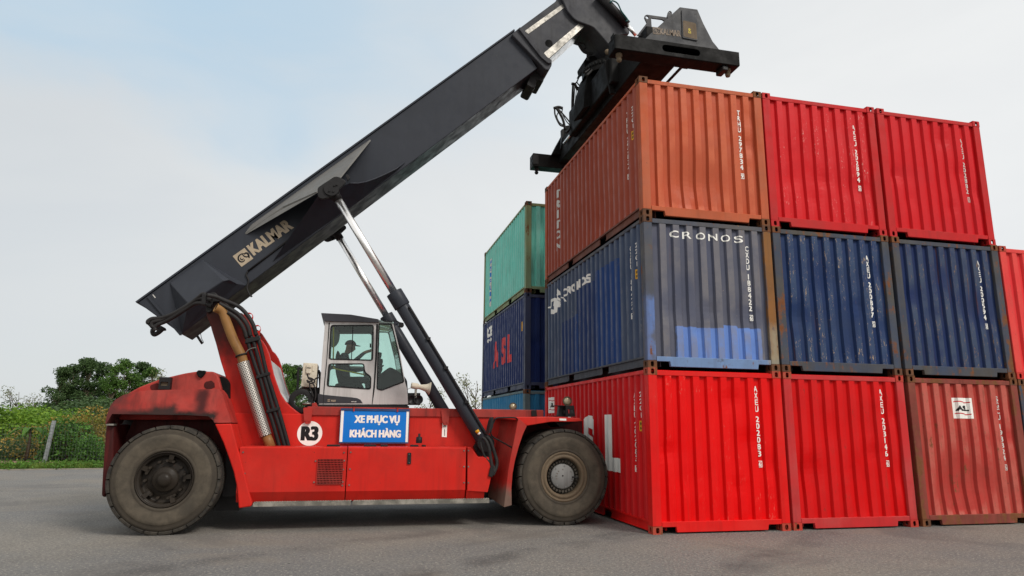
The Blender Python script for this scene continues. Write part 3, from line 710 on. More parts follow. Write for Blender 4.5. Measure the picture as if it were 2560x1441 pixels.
# rear stack
for ch, y0, y1, v in (('A', 11.36-GY, 10.55-GY, 0), ('S', 10.2-GY, 9.55-GY, 0), ('L', 9.3-GY, 8.72-GY, 0)): bm = nb(); put_text(bm, ch, CL-y0, .87, y0-y1, .84, .06); marking(b2, bm, M['pinkmark'], 'side', 'large_letter')
bm = nb(); u = CL-(12.55-GY)
put_text(bm, 'R', u, 2.0, .34, .34, .06); put_text(bm, 'C', u+.30, 2.0, .34, .34, .06); put_text(bm, 'E', u+.62, 2.0, .34, .34, .06)
for k in range(3): put_text(bm, 'M', u+.05+k*.32, 1.82, .22, .12, .03)
marking(b2, bm, M['white'], 'side', 'small_emblem')
bm = nb(); put_poly(bm, [(CL-.50, 1.6), (CL-.40, 1.6), (CL-.40, 1.86), (CL-.50, 1.86)]); marking(b2, bm, M['sticker'], 'side', 'warning_sticker')
bm = nb(); u = CL-(12.2-GY); put_poly(bm, [(u, .45), (u+.34, .45), (u+.34, 2.12), (u, 2.12)]); marking(b3, bm, M['whitefade'], 'side', 'lettering_strip')
bm = nb()
for k in range(7): put_text(bm, 'ASIRLIA'[k], u+.05, 1.93-k*.225, .24, .15, .03)
marking(b3, bm, M['signblue'], 'side', 'lettering', .004)

# ------------------------------------------------------------------ the reach stacker
YC = 3.15
TR = thing('reach_stacker', 'large red container handler with charcoal telescopic boom raised over the container stacks', 'container handler', (-4.2, YC, 0))
def mir(y): return 2*YC-y
# --- wheels
def tyre_bm():
    bm = nb()
    lathe(bm, [(.405, .05), (.42, .016), (.445, .004), (.455, .012), (.47, .006), (.53, -.006), (.60, -.012), (.648, -.010), (.656, -.002), (.664, .006), (.70, .004), (.712, .010), (.735, .018), (.752, .05), (.758, .10), (.758, .36), (.752, .41), (.735, .442), (.60, .47), (.45, .455), (.405, .41)], (0, 0, 0), n=96)
    n = 24
    for side in (0, 1):
        for k in range(n):
            a0 = 2*PI*(k+.5*side)/n; a1 = a0+2*PI/n*.9
            sec = [(.744, .022), (.752, .006), (.786, .014), (.797, .04), (.80, .215), (.75, .22), (.74, .06)]
            rings = []
            for q in range(4):
                a = a0+(a1-a0)*q/3
                ring = []
                for r, y in sec:
                    yy = y if side == 0 else .46-y
                    tw = (y-.0)*.35*(1 if side == 0 else -1)
                    ring.append(bm.verts.new((r*math.cos(a+tw), yy, r*math.sin(a+tw))))
                rings.append(ring)
            m = len(sec)
            for A, B in zip(rings, rings[1:]):
                for i in range(m):
                    f = bm.faces.new((A[i], A[(i+1) % m], B[(i+1) % m], B[i])); f.material_index = 1
            for rg in (rings[0], rings[-1]):
                f = bm.faces.new(rg); f.material_index = 1
    return bm
def rear_wheel(c):
    bm = nb()
    lathe(bm, [(.41, .06), (.405, .02), (.395, .012), (.388, .03), (.372, .055), (.36, .05), (.352, .075), (.345, .14), (.30, .15), (.26, .13), (.24, .12), (.18, .115)], (0, 0, 0), n=72)
    wl = obj('wheel', bm, M['rim_dark'], TR, loc=c)
    bm = nb(); lathe(bm, [(.19, .13), (.185, .07), (.165, .05), (.12, .035), (.10, .0), (.08, -.03), (.045, -.045), (.0, -.048)], (0, 0, 0), n=40)
    WLb = obj('hub', bm, M['rim_dark'], wl, loc=c)
    for k in range(10):
        a = 2*PI*k/10+.12; bm = nb(); rad = Vector((math.cos(a), 0, math.sin(a))); tg = Vector((-math.sin(a), 0, math.cos(a)))
        if k % 2 == 0:
            vs = []
            for r, y, hw in ((.365, .035, .035), (.30, .045, .032), (.255, .06, .028)):
                for s_ in (-1, 1): vs.append((r, y, s_*hw))
            bot = [bm.verts.new(rad*r+tg*t+Vector((0, .14, 0))) for r, y, t in vs]; top = [bm.verts.new(rad*r+tg*t+Vector((0, y, 0))) for r, y, t in vs]
            for i, j in ((0, 2), (2, 4)):
                bm.faces.new((top[i], top[i+1], top[j+1], top[j])); bm.faces.new((top[i], top[j], bot[j], bot[i])); bm.faces.new((top[i+1], bot[i+1], bot[j+1], top[j+1]))
            bm.faces.new((top[0], bot[0], bot[1], top[1])); bm.faces.new((top[4], top[5], bot[5], bot[4]))
        for t in (-.045, .045):
            p = rad*.272+tg*(t if k % 2 == 0 else t*.4)
            cyl(bm, p+Vector((0, .14, 0)), p+Vector((0, .028, 0)), .021, 6)
            if k % 2: break
        obj('wheel_clamp' if k % 2 == 0 else 'wheel_nut', bm, M['rim_dark'], wl, loc=c)
    obj('tyre', tyre_bm(), [M['tyre'], M['lug']], wl, loc=c)
    return wl
def front_wheel(c):
    bm = nb()
    lathe(bm, [(.425, .05), (.415, .02), (.39, .012), (.378, .03), (.365, .034), (.355, .018), (.325, .016), (.308, .03), (.300, .06), (.295, .18)], (0, 0, 0), n=72)
    wl = obj('wheel', bm, M['rim_tan'], TR, loc=c)
    bm = nb(); lathe(bm, [(.298, .15), (.19, .15)], (0, 0, 0), n=48)
    for k in range(28):
        a = 2*PI*k/28; p = Vector((.252*math.cos(a), 0, .252*math.sin(a))); cyl(bm, p+Vector((0, .16, 0)), p+Vector((0, .095, 0)), .020, 6)
        q = Vector((math.cos(a+.11), 0, math.sin(a+.11)))
        tube(bm, [q*.21+Vector((0, .145, 0)), q*.29+Vector((0, .145, 0))], .010, 4)
    obj('wheel_nut_ring', bm, M['nuts'], wl, loc=c)
    bm = nb(); lathe(bm, [(.208, .2), (.208, .112), (.200, .102), (.0, .100)], (0, 0, 0), n=48)
    for k in range(7):
        a = 2*PI*k/7+.5; p = Vector((.178*math.cos(a), .105, .178*math.sin(a))); cyl(bm, p, p-Vector((0, .018, 0)), .011, 6)
    obj('hub', bm, M['hub'], wl, loc=c)
    bm = nb(); cyl(bm, (0, .105, .01), (0, .094, .01), .012, 10); obj('hub_plug', bm, M['void'], wl, loc=c)
    bm = nb()
    for k, ch in enumerate('7034 4'):
        a = R(200-k*22); t = nb(); put_text(t, ch, -.012, -.016, .024, .032, .0)
        for v in t.verts:
            u_, v_ = v.co.x, v.co.y+.115; b_ = a-PI/2
            v.co = Vector((u_*math.cos(b_)-v_*math.sin(b_), .0978, u_*math.sin(b_)+v_*math.cos(b_)))
        me = bpy.data.meshes.new('t'); t.to_mesh(me); t.free(); bm.from_mesh(me); bpy.data.meshes.remove(me)
    obj('chalk_number', bm, M['rim_tan'], wl, loc=c)
    bm = nb(); tube(bm, bez([(.17, .12, -.01), (.20, .05, -.015), (.255, .06, -.02)]), .011, 8); cyl(bm, (.19, .05, -.015), (.265, .055, -.02), .016, 8); obj('valve_stem', bm, M['hose'], wl, loc=c)
    obj('tyre', tyre_bm(), [M['tyre'], M['lug']], wl, loc=c)
    return wl
rw = rear_wheel((-7.33, 1.165, .795)); fw = front_wheel((-1.06, 1.165, .795))
def copy_kids(o, parent=None):
    c = o.copy(); COL.objects.link(c)
    if parent: c.parent = parent
    for ch in list(o.children): copy_kids(ch, c)
    return c
for src, x, y, rz in ((rw, -7.33, mir(1.165), PI), (fw, -1.06, mir(1.165), PI), (fw, -1.06, 1.70, 0), (fw, -1.06, mir(1.70), PI)):
    c = copy_kids(src, TR); c.location = Vector((x, y, .795))-WL[TR]; c.rotation_euler = (0, 0, rz)
bm = nb(); cyl(bm, (-7.33, 1.5, .795), (-7.33, mir(1.5), .795), .2, 20); obj('rear_axle', bm, M['black'], TR)
bm = nb(); cyl(bm, (-1.06, 1.5, .795), (-1.06, mir(1.5), .795), .24, 20); obj('drive_axle', bm, M['black'], TR)

# --- chassis
YF = 1.98                       # outer face of the frame side plate
bm = nb()
prism(bm, [(-6.55, .62), (-1.75, .62), (-1.75, 1.80), (-6.55, 1.80)], YF, mir(YF))
obj('chassis', bm, M['truck'], TR, bevel=.012)
bm = nb(); prism(bm, [(-1.75, .75), (-.32, .75), (-.32, 1.78), (-1.75, 1.78)], 2.35, mir(2.35)); obj('front_frame', bm, M['truck_dark'], TR)
bm = nb(); prism(bm, [(-8.35, .55), (-6.57, .55), (-6.57, 1.7), (-8.35, 1.7)], 2.2, mir(2.2)); obj('rear_frame', bm, M['black'], TR)  # black here holds the shade inside the rear wheel arch
bm = nb(); prism(bm, [(-6.56, .5), (-6.25, .5), (-6.55, 1.75), (-6.56, 1.75)], 1.62, 1.99); obj('mud_guard', bm, M['black'], TR)
xl, zt = pt('S', 768, 1019, YF-.03).x, pt('S', 1000, 1020, YF-.03).z
xr = pt('S', 1359, 1024, YF-.03).x; zb = pt('S', 1100, 1043, YF-.03).z
bm = nb(); 
for y0, y1 in ((YF-.03, YF+.13), (mir(YF+.13), mir(YF-.03))): bm = nb(); prism(bm, [(xl, zb), (xr, zb), (xr, zt), (xl, zt)], y0, y1); obj('frame_rail', bm, M['truck_old'], TR, bevel=.012)
for q in (765, 1110):
    bm = nb(); x0 = pt('S', q, 1050, YF-.04).x; prism(bm, roundpoly([(x0-.06, zt-.02), (x0+.10, zt-.02), (x0+.08, zb-.14), (x0-.02, zb-.14)], .03), YF-.055, YF-.032)
    for dx in (0, .055): cyl(bm, (x0+dx, YF-.056, zb-.09), (x0+dx, YF-.07, zb-.09), .014, 8)
    obj('hood_bracket', bm, M['truck_old'], TR)
# underside tank / belly dark mass between axles
bm = nb(); box(bm, (-6.4, 2.1, .34), (-1.9, mir(2.1), .62)); obj('belly_plate', bm, M['black'], TR)
bm = nb(); prism(bm, poly('L', [(920, 1182), (1120, 1182), (1120, 1020), (1000, 1000)], 1.75), 1.75, 2.3); obj('rear_step_box', bm, M['black'], TR)

# --- side boxes between the wheels
YB = 1.30
zT = pt('S', 900, 1118, YB).z; zC = pt('S', 900, 1228, YB).z; zBt = pt('S', 900, 1252, YB+.08).z
xa, xb, xc = pt('S', 596, 1120, YB).x, pt('S', 869.5, 1118, YB).x, pt('S', 1166.5, 1113, YB).x
xa2 = pt('S', 632, 1240, YB).x
sec = [(YB, zT-.015), (YB, zC), (YB+.085, zBt), (YF-.02, zBt), (YF-.02, zT), (YB+.02, zT)]
def sidebox(name, x0, x1, m=M['truck']):
    bm = nb(); prism_x(bm, sec, x0, x1); return obj(name, bm, m, TR, bevel=.008)
sidebox('rear_tank', xa+.02, xb-.006); sidebox('front_tank', xb+.006, xc-.005)
pz = poly('Q', [(88, 690), (127, 690), (213, 806), (366, 812), (360, 1050), (338, 1150), (322, 1215), (85, 1200)], YB)
bm = nb(); prism(bm, pz, YB, YF-.02); obj('tank_end_panel', bm, M['truck'], TR, bevel=.008)
x0, x1 = pz[0][0], pz[-2][0]
bm = nb(); prism_x(bm, [(YB, zC), (YB+.085, zBt), (YF-.02, zBt), (YF-.02, zC)], x0, x1-.05); obj('tank_end_panel', bm, M['truck'], TR)
bm = nb()
for bx_, by_ in ((860, 1132), (877, 1131), (858, 1174), (875, 1173), (856, 1214), (873, 1213), (1160, 1127), (1171, 1127), (1160, 1167), (1171, 1167), (1160, 1207), (1171, 1207), (789, 1153), (861, 1152), (785, 1206), (857, 1205), (612, 1184), (608, 1131)):
    p = pt('S', bx_, by_, YB); cyl(bm, p, p-Vector((0, .014, 0)), .013, 8)
obj('panel_bolt', bm, M['steel'], TR)
g = poly('S', [(795, 1149), (857, 1148), (855, 1209), (793, 1211)], YB-.004)
bm = nb(); prism(bm, g, YB-.006, YB+.001); gr = obj('grille', bm, M['void'], TR)
bm = nb()
gx0, gx1, gz0, gz1 = min(p[0] for p in g), max(p[0] for p in g), min(p[1] for p in g), max(p[1] for p in g)
for k in range(12): z = gz0+(gz1-gz0)*k/11; box(bm, (gx0, YB-.018, z-.004), (gx1, YB-.007, z+.004))
for k in range(19): x = gx0+(gx1-gx0)*k/18; box(bm, (x-.0035, YB-.022, gz0), (x+.0035, YB-.0185, gz1))
obj('grille_mesh', bm, M['truck_old'], gr)
bm = nb(); prism(bm, rrect(*poly('S', [(1018, 1161)], YB)[0], *poly('S', [(1028, 1132)], YB)[0], .012), YB-.02, YB+.001); hd = obj('door_handle', bm, M['black'], TR)
bm = nb()
for yy in (1136, 1157): p = pt('S', 1023, yy, YB-.02); cyl(bm, p, p-Vector((0, .008, 0)), .009, 8)
obj('handle_screw', bm, M['steel'], hd)
# tread-plate steps
zs = pt('S', 878, 1256, YB-.02).z
for a, b in ((633, 877), (881, 1223)):
    X0, X1_ = pt('S', a, 1256, YB-.02).x, pt('S', b, 1250, YB-.02).x
    bm = nb(); box(bm, (X0, YB-.03, zs-.045), (X1_, YB-.014, zs+.012)); box(bm, (X0, YB-.014, zs-.014), (X1_, YB+.16, zs+.0))
    n = int((X1_-X0)/.038)
    for k in range(n):
        x = X0+(k+.5)*(X1_-X0)/n
        for j in range(3):
            cyl(bm, (x+(j % 2)*.019, YB-.005+.05*j, zs-.001), (x+(j % 2)*.019, YB-.005+.05*j, zs+.026), .011, 6)
    st = obj('step', bm, M['tread'], TR)
# small fittings on the frame plate
p = pt('B', 912, 900, 1.7); bm = nb(); lathe(bm, [(.05, -.10), (.055, -.06), (.05, .0), (.02, .01), (.02, .06), (.0, .062)], p, 'Z', 16); obj('breather_cap', bm, M['black'], TR)
bm = nb()
for bx_, w_ in ((350, 36), (590, 34), (682, 20), (942, 10), (880, 22)):
    q = pt('B', bx_, 962, 1.62); box(bm, (q.x-w_/2*.0075/1.3, 1.55, zT-.002), (q.x+w_/2*.0075/1.3, 1.72, zT+.028))
obj('filler_cap', bm, M['black'], TR, bevel=.006)
bm = nb(); prism(bm, poly('B', [(1064, 806), (1096, 806), (1092, 900), (1060, 898)], YF-.003), YF-.004, YF-.002); wl_ = obj('warning_label', bm, M['white'], TR)
bm = nb(); tri = poly('B', [(1068, 832), (1090, 832), (1079, 812)], YF-.006); prism(bm, tri, YF-.0065, YF-.0045); tri2 = poly('B', [(1076, 890), (1081, 890), (1081, 855), (1076, 845)], YF-.006); prism(bm, tri2, YF-.0065, YF-.0045); obj('warning_print', bm, M['steel'], wl_)
# R3 roundel
c0 = pt('B', 195, 875, YF-.004); rr = .205
bm = nb(); prism(bm, disc_xz((c0.x, c0.z), rr, 40), YF-.005, YF-.002); dsc = obj('fleet_number_disc', bm, M['white'], TR)
bm = nb(); put_text(bm, 'R3', -.145, -.12, .29, .24, .03, heavy=.014)
for v in bm.verts: v.co = Vector((c0.x+v.co.x, YF-.007-v.co.z, c0.z+v.co.y))
obj('fleet_number', bm, M['decalblack'], dsc)

# --- tower carrying the boom foot
YT = 2.02
M['tower'] = paint('sooty_tower_paint', lin(190, 34, 27), fade=lin(176, 56, 46), fade_amt=.4, rust=.02, dirt=.4, dirtcol=lin(74, 34, 30), rough=.42, chips=.15, chipcol=lin(52, 34, 30),
                   patches=[(None, -2.25, None, None, 2.75, None, lin(74, 34, 30), .2, .35), (None, None, None, None, 3.45, None, lin(40, 32, 30), .3, .12)])
tow = [px('K', *q) for q in ((300, 1050), (280, 960), (258, 880), (258, 820), (272, 740), (268, 690), (240, 600), (205, 490), (160, 320), (118, 185), (100, 120))]
tow += [px('I', *q) for q in ((1060, 900), (1055, 800), (1085, 640), (1130, 565), (1185, 548), (1230, 590), (1300, 660), (1370, 720), (1450, 805), (1540, 855))]
tow += [px('K', *q) for q in ((420, 12), (470, 60), (560, 200), (590, 260), (625, 290), (660, 345), (690, 420), (712, 520), (735, 620), (765, 710), (800, 810), (850, 890), (910, 950), (980, 1005), (1040, 1040), (1060, 1120), (1060, 1200), (330, 1200))]
tw = [(v.x, v.z) for v in (at(x, y, YT) for x, y in tow)]
for y0, y1 in ((YT, YT+.13), (mir(YT+.13), mir(YT))): bm = nb(); prism(bm, tw, y0, y1); obj('boom_tower', bm, M['tower'], TR, bevel=.015)
bm = nb(); wx = [tw[i] for i in range(len(tw))]
fr_ = [(v.x, v.z) for v in (at(*px('K', *q), YT) for q in ((690, 470), (735, 640), (790, 800), (860, 900)))]
prism(bm, fr_+[(x-.05, z-.02) for x, z in reversed(fr_)], YT+.13, mir(YT+.13)); obj('tower_web', bm, M['cab'], TR)  # pale paint carries the plate's sky reflection in its colour
for lug in (((430, 20), (470, 5), (505, 5), (530, 30), (528, 75), (500, 120), (480, 130), (455, 70)), ((540, 150), (570, 125), (600, 140), (608, 170), (590, 240), (570, 240), (560, 200))):
    bm = nb(); outer = roundpoly(poly('K', lug, YT), .04); hc = poly('K', [(495, 42)] if lug[0][0] == 430 else [(576, 165)], YT)[0]
    holed(bm, outer, [disc_xz(hc, .045, 12)], YT+.02, YT+.06); obj('lifting_lug', bm, M['truck'], TR)

# --- boom
YB0, YB1 = 2.70, 3.60
top0 = px('S', 345, 757); bt = [top0, px('S', 1287, 78), px('S', 1343, 171), px('S', 453, 836)]
bo = [(v.x, v.z) for v in (at(x, y, YB0) for x, y in bt)]
bm = nb(); prism(bm, bo, YB0, YB1)
boom = obj('boom', bm, M['boom'], TR, bevel=.012)
bd = Vector((bo[1][0]-bo[0][0], 0, bo[1][1]-bo[0][1])).normalized(); bn = Vector((-bd.z, 0, bd.x))
def bxz(x, z): return Vector((x, 0, z))
bm = nb(); a = bxz(*bo[0])-bd*.02; b = bxz(*bo[1])
prism(bm, [((a+bn*.004).x, (a+bn*.004).z), ((b+bn*.004).x, (b+bn*.004).z), ((b+bn*.034).x, (b+bn*.034).z), ((a+bn*.034).x, (a+bn*.034).z)], YB0-.03, YB1+.03)
obj('top_flange', bm, M['boom'], boom)
# rear end stiffener
bm = nb(); q = [px('I', 165, 620), px('I', 200, 600), px('I', 690, 1190), px('I', 655, 1195)]
v4 = [(v.x, v.z) for v in (at(x, y, YB0-.02) for x, y in q)]; prism(bm, v4, YB0-.03, YB0-.003); obj('end_stiffener', bm, M['boom'], boom)
bm = nb(); v4 = poly('I', [(245, 585), (285, 635), (297, 625), (258, 580)], YB0-.004); prism(bm, v4, YB0-.006, YB0-.003); obj('type_plate', bm, M['whitefade'], boom)
def faceted(name, pts, faces, mat, parent, mirror=True, bevel=.03):
    """closed bulge welded to the boom side: pts {key:(crop,x,y,Y)}"""
    for mi_ in ((0, 1) if mirror else (0,)):
        bm = nb(); vs = {}
        for k, (cr_, x, y, Y) in pts.items():
            p = pt(cr_, x, y, Y); vs[k] = bm.verts.new((p.x, mir(p.y) if mi_ else p.y, p.z))
        for f in faces:
            try: bm.faces.new([vs[k] for k in f])
            except ValueError: pass
        obj(name, bm, mat, parent, bevel=bevel, seg=3)
IN = YB0+.03
# pivot housing near the foot
faceted('pivot_housing', dict(u1=('I', 500, 400, YB0), u2=('I', 985, 52, YB0), v1=('I', 790, 720, 2.32), v2=('I', 1305, 372, 2.32), v3=('I', 1405, 362, 2.36), w1=('I', 1530, 425, 2.58), w=('I', 1660, 440, YB0), x=('I', 690, 1165, YB0), i1=('I', 500, 400, IN), i2=('I', 985, 52, IN), iw=('I', 1660, 440, IN), ix=('I', 690, 1165, IN)),
        [('u1', 'u2', 'v2', 'v1'), ('u2', 'v3', 'v2'), ('u2', 'w1', 'v3'), ('u2', 'w', 'w1'), ('u1', 'v1', 'x'), ('v1', 'v2', 'v3', 'w1', 'w', 'x'), ('i1', 'ix', 'iw', 'i2'), ('u1', 'x', 'ix', 'i1'), ('x', 'w', 'iw', 'ix'), ('w', 'u2', 'i2', 'iw'), ('u2', 'u1', 'i1', 'i2')], M['boom'], boom, bevel=.02)
# lift cylinder mounting
ym = 1.98
faceted('cylinder_mount', dict(c0=('D', 1430, 330, YB0), c1=('D', 1390, 420, YB0), c2=('D', 1340, 492, YB0), c3=('D', 1235, 600, YB0), m1=('J', 60, 790, ym), m3=('J', 390, 655, ym+.06), m4=('J', 560, 640, 2.28), m5=('J', 760, 560, 2.52), m6=('J', 870, 505, 2.62), b2=('J', 955, 447, YB0), b1=('D', 1100, 738, YB0), b0=('J', 500, 825, YB0), k3=('J', 420, 700, YB0), k4=('J', 570, 690, YB0), k5=('J', 765, 600, YB0), k0=('J', 90, 830, YB0)),
        [('m1', 'm3', 'b0', 'b1'), ('m3', 'm4', 'b0'), ('m4', 'm5', 'b0'), ('m5', 'm6', 'b0'), ('m6', 'b2', 'b0'), ('m1', 'b1', 'c3'), ('m1', 'c3', 'c2'), ('m1', 'c2', 'c1'), ('m1', 'c1', 'c0'), ('m1', 'c0', 'k3', 'm3'), ('m3', 'k3', 'k4', 'm4'), ('m4', 'k4', 'k5', 'm5'), ('m5', 'k5', 'b2', 'm6')], M['boom'], boom, bevel=0)
for sd_ in (0, 1):     # thin rolled edge along the top of the housing
    bm = nb(); P3 = [pt('J', x, y, Y) for x, y, Y in ((390, 655, ym+.06), (470, 656, 2.15), (560, 640, 2.28), (660, 605, 2.4), (760, 560, 2.52), (870, 505, 2.62), (955, 442, YB0))]
    tube(bm, [Vector((p.x, mir(p.y) if sd_ else p.y, p.z)) for p in P3], .014, 6); obj('housing_edge', bm, M['boom'], boom)
# sloping gusset plate from the top edge out to the cylinder mounting
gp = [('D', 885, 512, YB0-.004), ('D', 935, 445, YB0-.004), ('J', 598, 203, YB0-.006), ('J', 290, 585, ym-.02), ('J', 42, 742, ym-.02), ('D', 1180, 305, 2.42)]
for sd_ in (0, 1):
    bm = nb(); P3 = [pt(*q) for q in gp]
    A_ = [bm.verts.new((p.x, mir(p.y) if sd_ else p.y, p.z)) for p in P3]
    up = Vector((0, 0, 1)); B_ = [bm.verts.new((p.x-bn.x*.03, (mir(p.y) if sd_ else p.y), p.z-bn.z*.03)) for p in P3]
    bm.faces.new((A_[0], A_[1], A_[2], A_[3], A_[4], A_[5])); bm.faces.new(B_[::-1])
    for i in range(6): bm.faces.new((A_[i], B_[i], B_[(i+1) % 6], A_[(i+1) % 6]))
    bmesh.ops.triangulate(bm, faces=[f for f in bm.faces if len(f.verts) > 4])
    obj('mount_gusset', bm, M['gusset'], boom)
mp_ = roundpoly(poly('J', [(55, 700), (230, 585), (270, 585), (345, 625), (350, 650), (275, 720), (255, 770), (110, 820), (60, 800)], 1.66), .05)
for y0 in (1.66, mir(1.72)): bm = nb(); prism(bm, mp_, y0, y0+.06); obj('mount_plate', bm, M['black'], boom, bevel=.01)
pc = pt('J', 200, 715, 1.66)
bm = nb()
prism(bm, disc_xz((pc.x, pc.z), .13, 20), 1.63, 1.66)
for dx, dz in ((-.03, -.05), (.05, .06), (.04, -.05), (.09, .08)): cyl(bm, (pc.x+dx, 1.63, pc.z+dz), (pc.x+dx, 1.61, pc.z+dz), .018, 8)
obj('pivot_pin', bm, M['black'], boom)
bm = nb(); v4 = poly('J', [(345, 575), (370, 567), (392, 600), (370, 640)], 1.75); prism(bm, v4, 1.72, 1.80); obj('side_lamp', bm, M['black'], boom, bevel=.006)
# thin rail lines along the boom foot
bm = nb(); a, b = pt('I', 1680, 235, YB0), pt('D', 1340, 480, YB0); tube(bm, [a-Vector((0, .02, 0)), b-Vector((0, .02, 0))], .018, 6); obj('pipe_guard', bm, M['black'], boom)
bm = nb(); tube(bm, bez([pt('I', *q, YB0-.02) for q in ((1675, 240), (1655, 290), (1690, 370), (1665, 480), (1700, 570), (1725, 610), (1745, 600))]), .014, 6); obj('cable', bm, M['hose'], boom)
bm = nb(); tube(bm, [pt('I', 920, 1205, 3.0), pt('I', 995, 1320, 3.0)], .022, 8); tube(bm, bez([pt('I', *q, 3.0) for q in ((970, 1170), (985, 1240), (1012, 1295), (995, 1318))]), .006, 6); obj('proximity_rod', bm, M['black'], boom)
# maker's lettering
def plane_text(parent, name, mat, fn, s_, w_, h_, bold=.04, heavy=0):
    bm = nb(); put_text(bm, s_, 0, 0, w_, h_, bold, heavy=heavy)
    for v in bm.verts: v.co = fn(v.co.x, v.co.y)+Vector((0, -v.co.z, 0))
    return obj(name, bm, mat, parent)
def skewer(o, ux, uy, Y):
    """origin o, unit vectors along the lettering from picture corners on plane Y"""
    return lambda u, v: o+ux*u+uy*v+Vector((0, 0, 0))
o_ = pt('D', 955, 690, YB0-.006); ex = pt('D', 1270, 468, YB0-.006)-o_; ey = pt('D', 897, 612, YB0-.006)-o_
kw, kh = ex.length, ey.length; ex.normalize(); ey = (ey-ex*ey.dot(ex)).normalized()
plane_text(boom, 'maker_lettering', M['logo'], lambda u, v: o_+ex*u+ey*v, 'KALMAR', kw, kh, .02, heavy=.010)
def ram_emblem(parent, org, ex, ey, size, mat):
    bm = nb(); q = [org, org+ex*size, org+ex*size+ey*size, org+ey*size]
    bm.faces.new([bm.verts.new(p) for p in q]); sq = obj('emblem_square', bm, mat, parent)
    bm = nb(); off = Vector((0, -.002, 0))
    def stroke(pts, w_):
        P = bez([Vector((a, b, 0)) for a, b in pts], 5); L_, R_ = [], []
        for i, p in enumerate(P):
            d = (P[min(i+1, len(P)-1)]-P[max(i-1, 0)]).normalized(); n_ = Vector((-d.y, d.x, 0)); t = w_*(.6+.4*math.sin(PI*i/(len(P)-1)))
            L_.append(p+n_*t); R_.append(p-n_*t)
        for i in range(len(P)-1):
            bm.faces.new([bm.verts.new(org+off+ex*(v.x*size)+ey*(v.y*size)) for v in (L_[i], L_[i+1], R_[i+1], R_[i])])
    stroke([(.50, .30), (.34, .24), (.18, .34), (.16, .56), (.32, .74), (.56, .76), (.74, .66)], .055)
    stroke([(.48, .42), (.36, .38), (.30, .48), (.36, .58)], .04)
    stroke([(.60, .70), (.62, .50), (.74, .36), (.88, .34)], .05)
    stroke([(.70, .62), (.84, .64), (.92, .52), (.88, .36), (.80, .20)], .07)
    obj('emblem_ram', bm, M['decalblack'], sq)
o2 = pt('D', 858, 776, YB0-.006); sx_ = (pt('D', 948, 708, YB0-.006)-o2).length
ram_emblem(boom, o2, ex, ey, sx_, M['logo'])
# collar at the end of the outer section
cl_ = roundpoly(poly('E', [(58, 268), (128, 210), (165, 250), (300, 420), (372, 470), (378, 505), (355, 550), (325, 548), (285, 505)], 2.6), .05)
bm = nb(); prism(bm, cl_, 2.60, 3.70); obj('boom_collar', bm, M['boom_head'], boom, bevel=.02)
cl2 = roundpoly(poly('E', [(112, 222), (130, 210), (175, 262), (310, 425), (374, 470), (376, 492), (350, 500), (290, 450), (165, 290)], 2.55), .04)
bm = nb(); prism(bm, cl2, 2.55, 2.60); obj('collar_flange', bm, M['boom_head'], boom, bevel=.012)
bm = nb()
for pts_ in (((165, 680), (225, 712), (245, 690), (245, 640), (300, 662), (306, 600), (345, 548), (250, 520), (200, 600)),):
    prism(bm, roundpoly(poly('E', pts_, 3.0), .05), 2.9, 3.5)
obj('wear_pad_bracket', bm, M['black'], boom, bevel=.02)
# inner section
ix = poly('E', [(60, 270), (130, 214), (430, -8), (560, -100), (700, 120), (640, 192), (345, 462), (250, 520)], 2.80)
bm = nb(); prism(bm, ix, 2.80, 3.50); ext = obj('boom_extension', bm, M['boom_head'], TR, bevel=.02)
bm = nb(); prism(bm, poly('E', [(312, 418), (350, 462), (625, 212), (600, 176)], 2.797), 2.793, 2.799); obj('wear_strip', bm, M['grease'], ext)
bm = nb(); prism(bm, poly('E', [(162, 245), (190, 268), (490, 50), (470, 25)], 2.797), 2.793, 2.799); obj('wear_strip', bm, M['grease'], ext)
e0, e1 = pt('E', 350, 464, 2.80), pt('E', 632, 203, 2.80); dn = Vector((0, 0, 0)); dd = (e1-e0).normalized(); nn = Vector((dd.z, 0, -dd.x))*.004
bm = nb(); bm.faces.new([bm.verts.new(p) for p in (e0+nn+Vector((0, .03, 0)), e1+nn+Vector((0, .03, 0)), e1+nn+Vector((0, .66, 0)), e0+nn+Vector((0, .66, 0)))]); obj('slide_plate', bm, M['chrome'], ext)
bm = nb(); hc = pt('E', 352, 340, 2.797); prism(bm, disc_xz((hc.x, hc.z), .085, 20), 2.792, 2.799); obj('access_hole', bm, M['void'], ext)
# head
hd_ = roundpoly(poly('E', [(430, -60), (520, -120), (680, -110), (752, -8), (985, 240), (982, 268), (868, 280), (848, 384), (765, 285), (700, 212), (640, 190), (560, 160), (500, 95)], 2.72), .08)
bm = nb(); prism(bm, hd_, 2.72, 3.58); head = obj('boom_head', bm, M['boom_head'], TR, bevel=.02)
bm = nb(); p = pt('E', 685, 303, 3.15); lathe(bm, [(.0, -.035), (.03, -.02), (.036, 0), (.03, .02), (0, .03)], p+Vector((-.02, 0, -.03)), 'Z', 12); obj('warning_lamp', bm, M['redlamp'], head)
bm = nb(); tube(bm, [pt('E', 745, -40, 2.62), pt('E', 962, 195, 2.62)], .10, 16); tl = obj('tilt_cylinder', bm, M['black'], head)
bm = nb(); tube(bm, [pt('E', 955, 188, 2.62), pt('E', 1035, 280, 2.62)], .045, 12); obj('tilt_rod', bm, M['chrome'], tl)
bm = nb(); tube(bm, bez([pt('E', *q, 2.5) for q in ((830, 22), (850, 8), (890, 30), (920, 90), (968, 155), (955, 168))]), .016, 8); obj('hose', bm, M['redplate'], head)

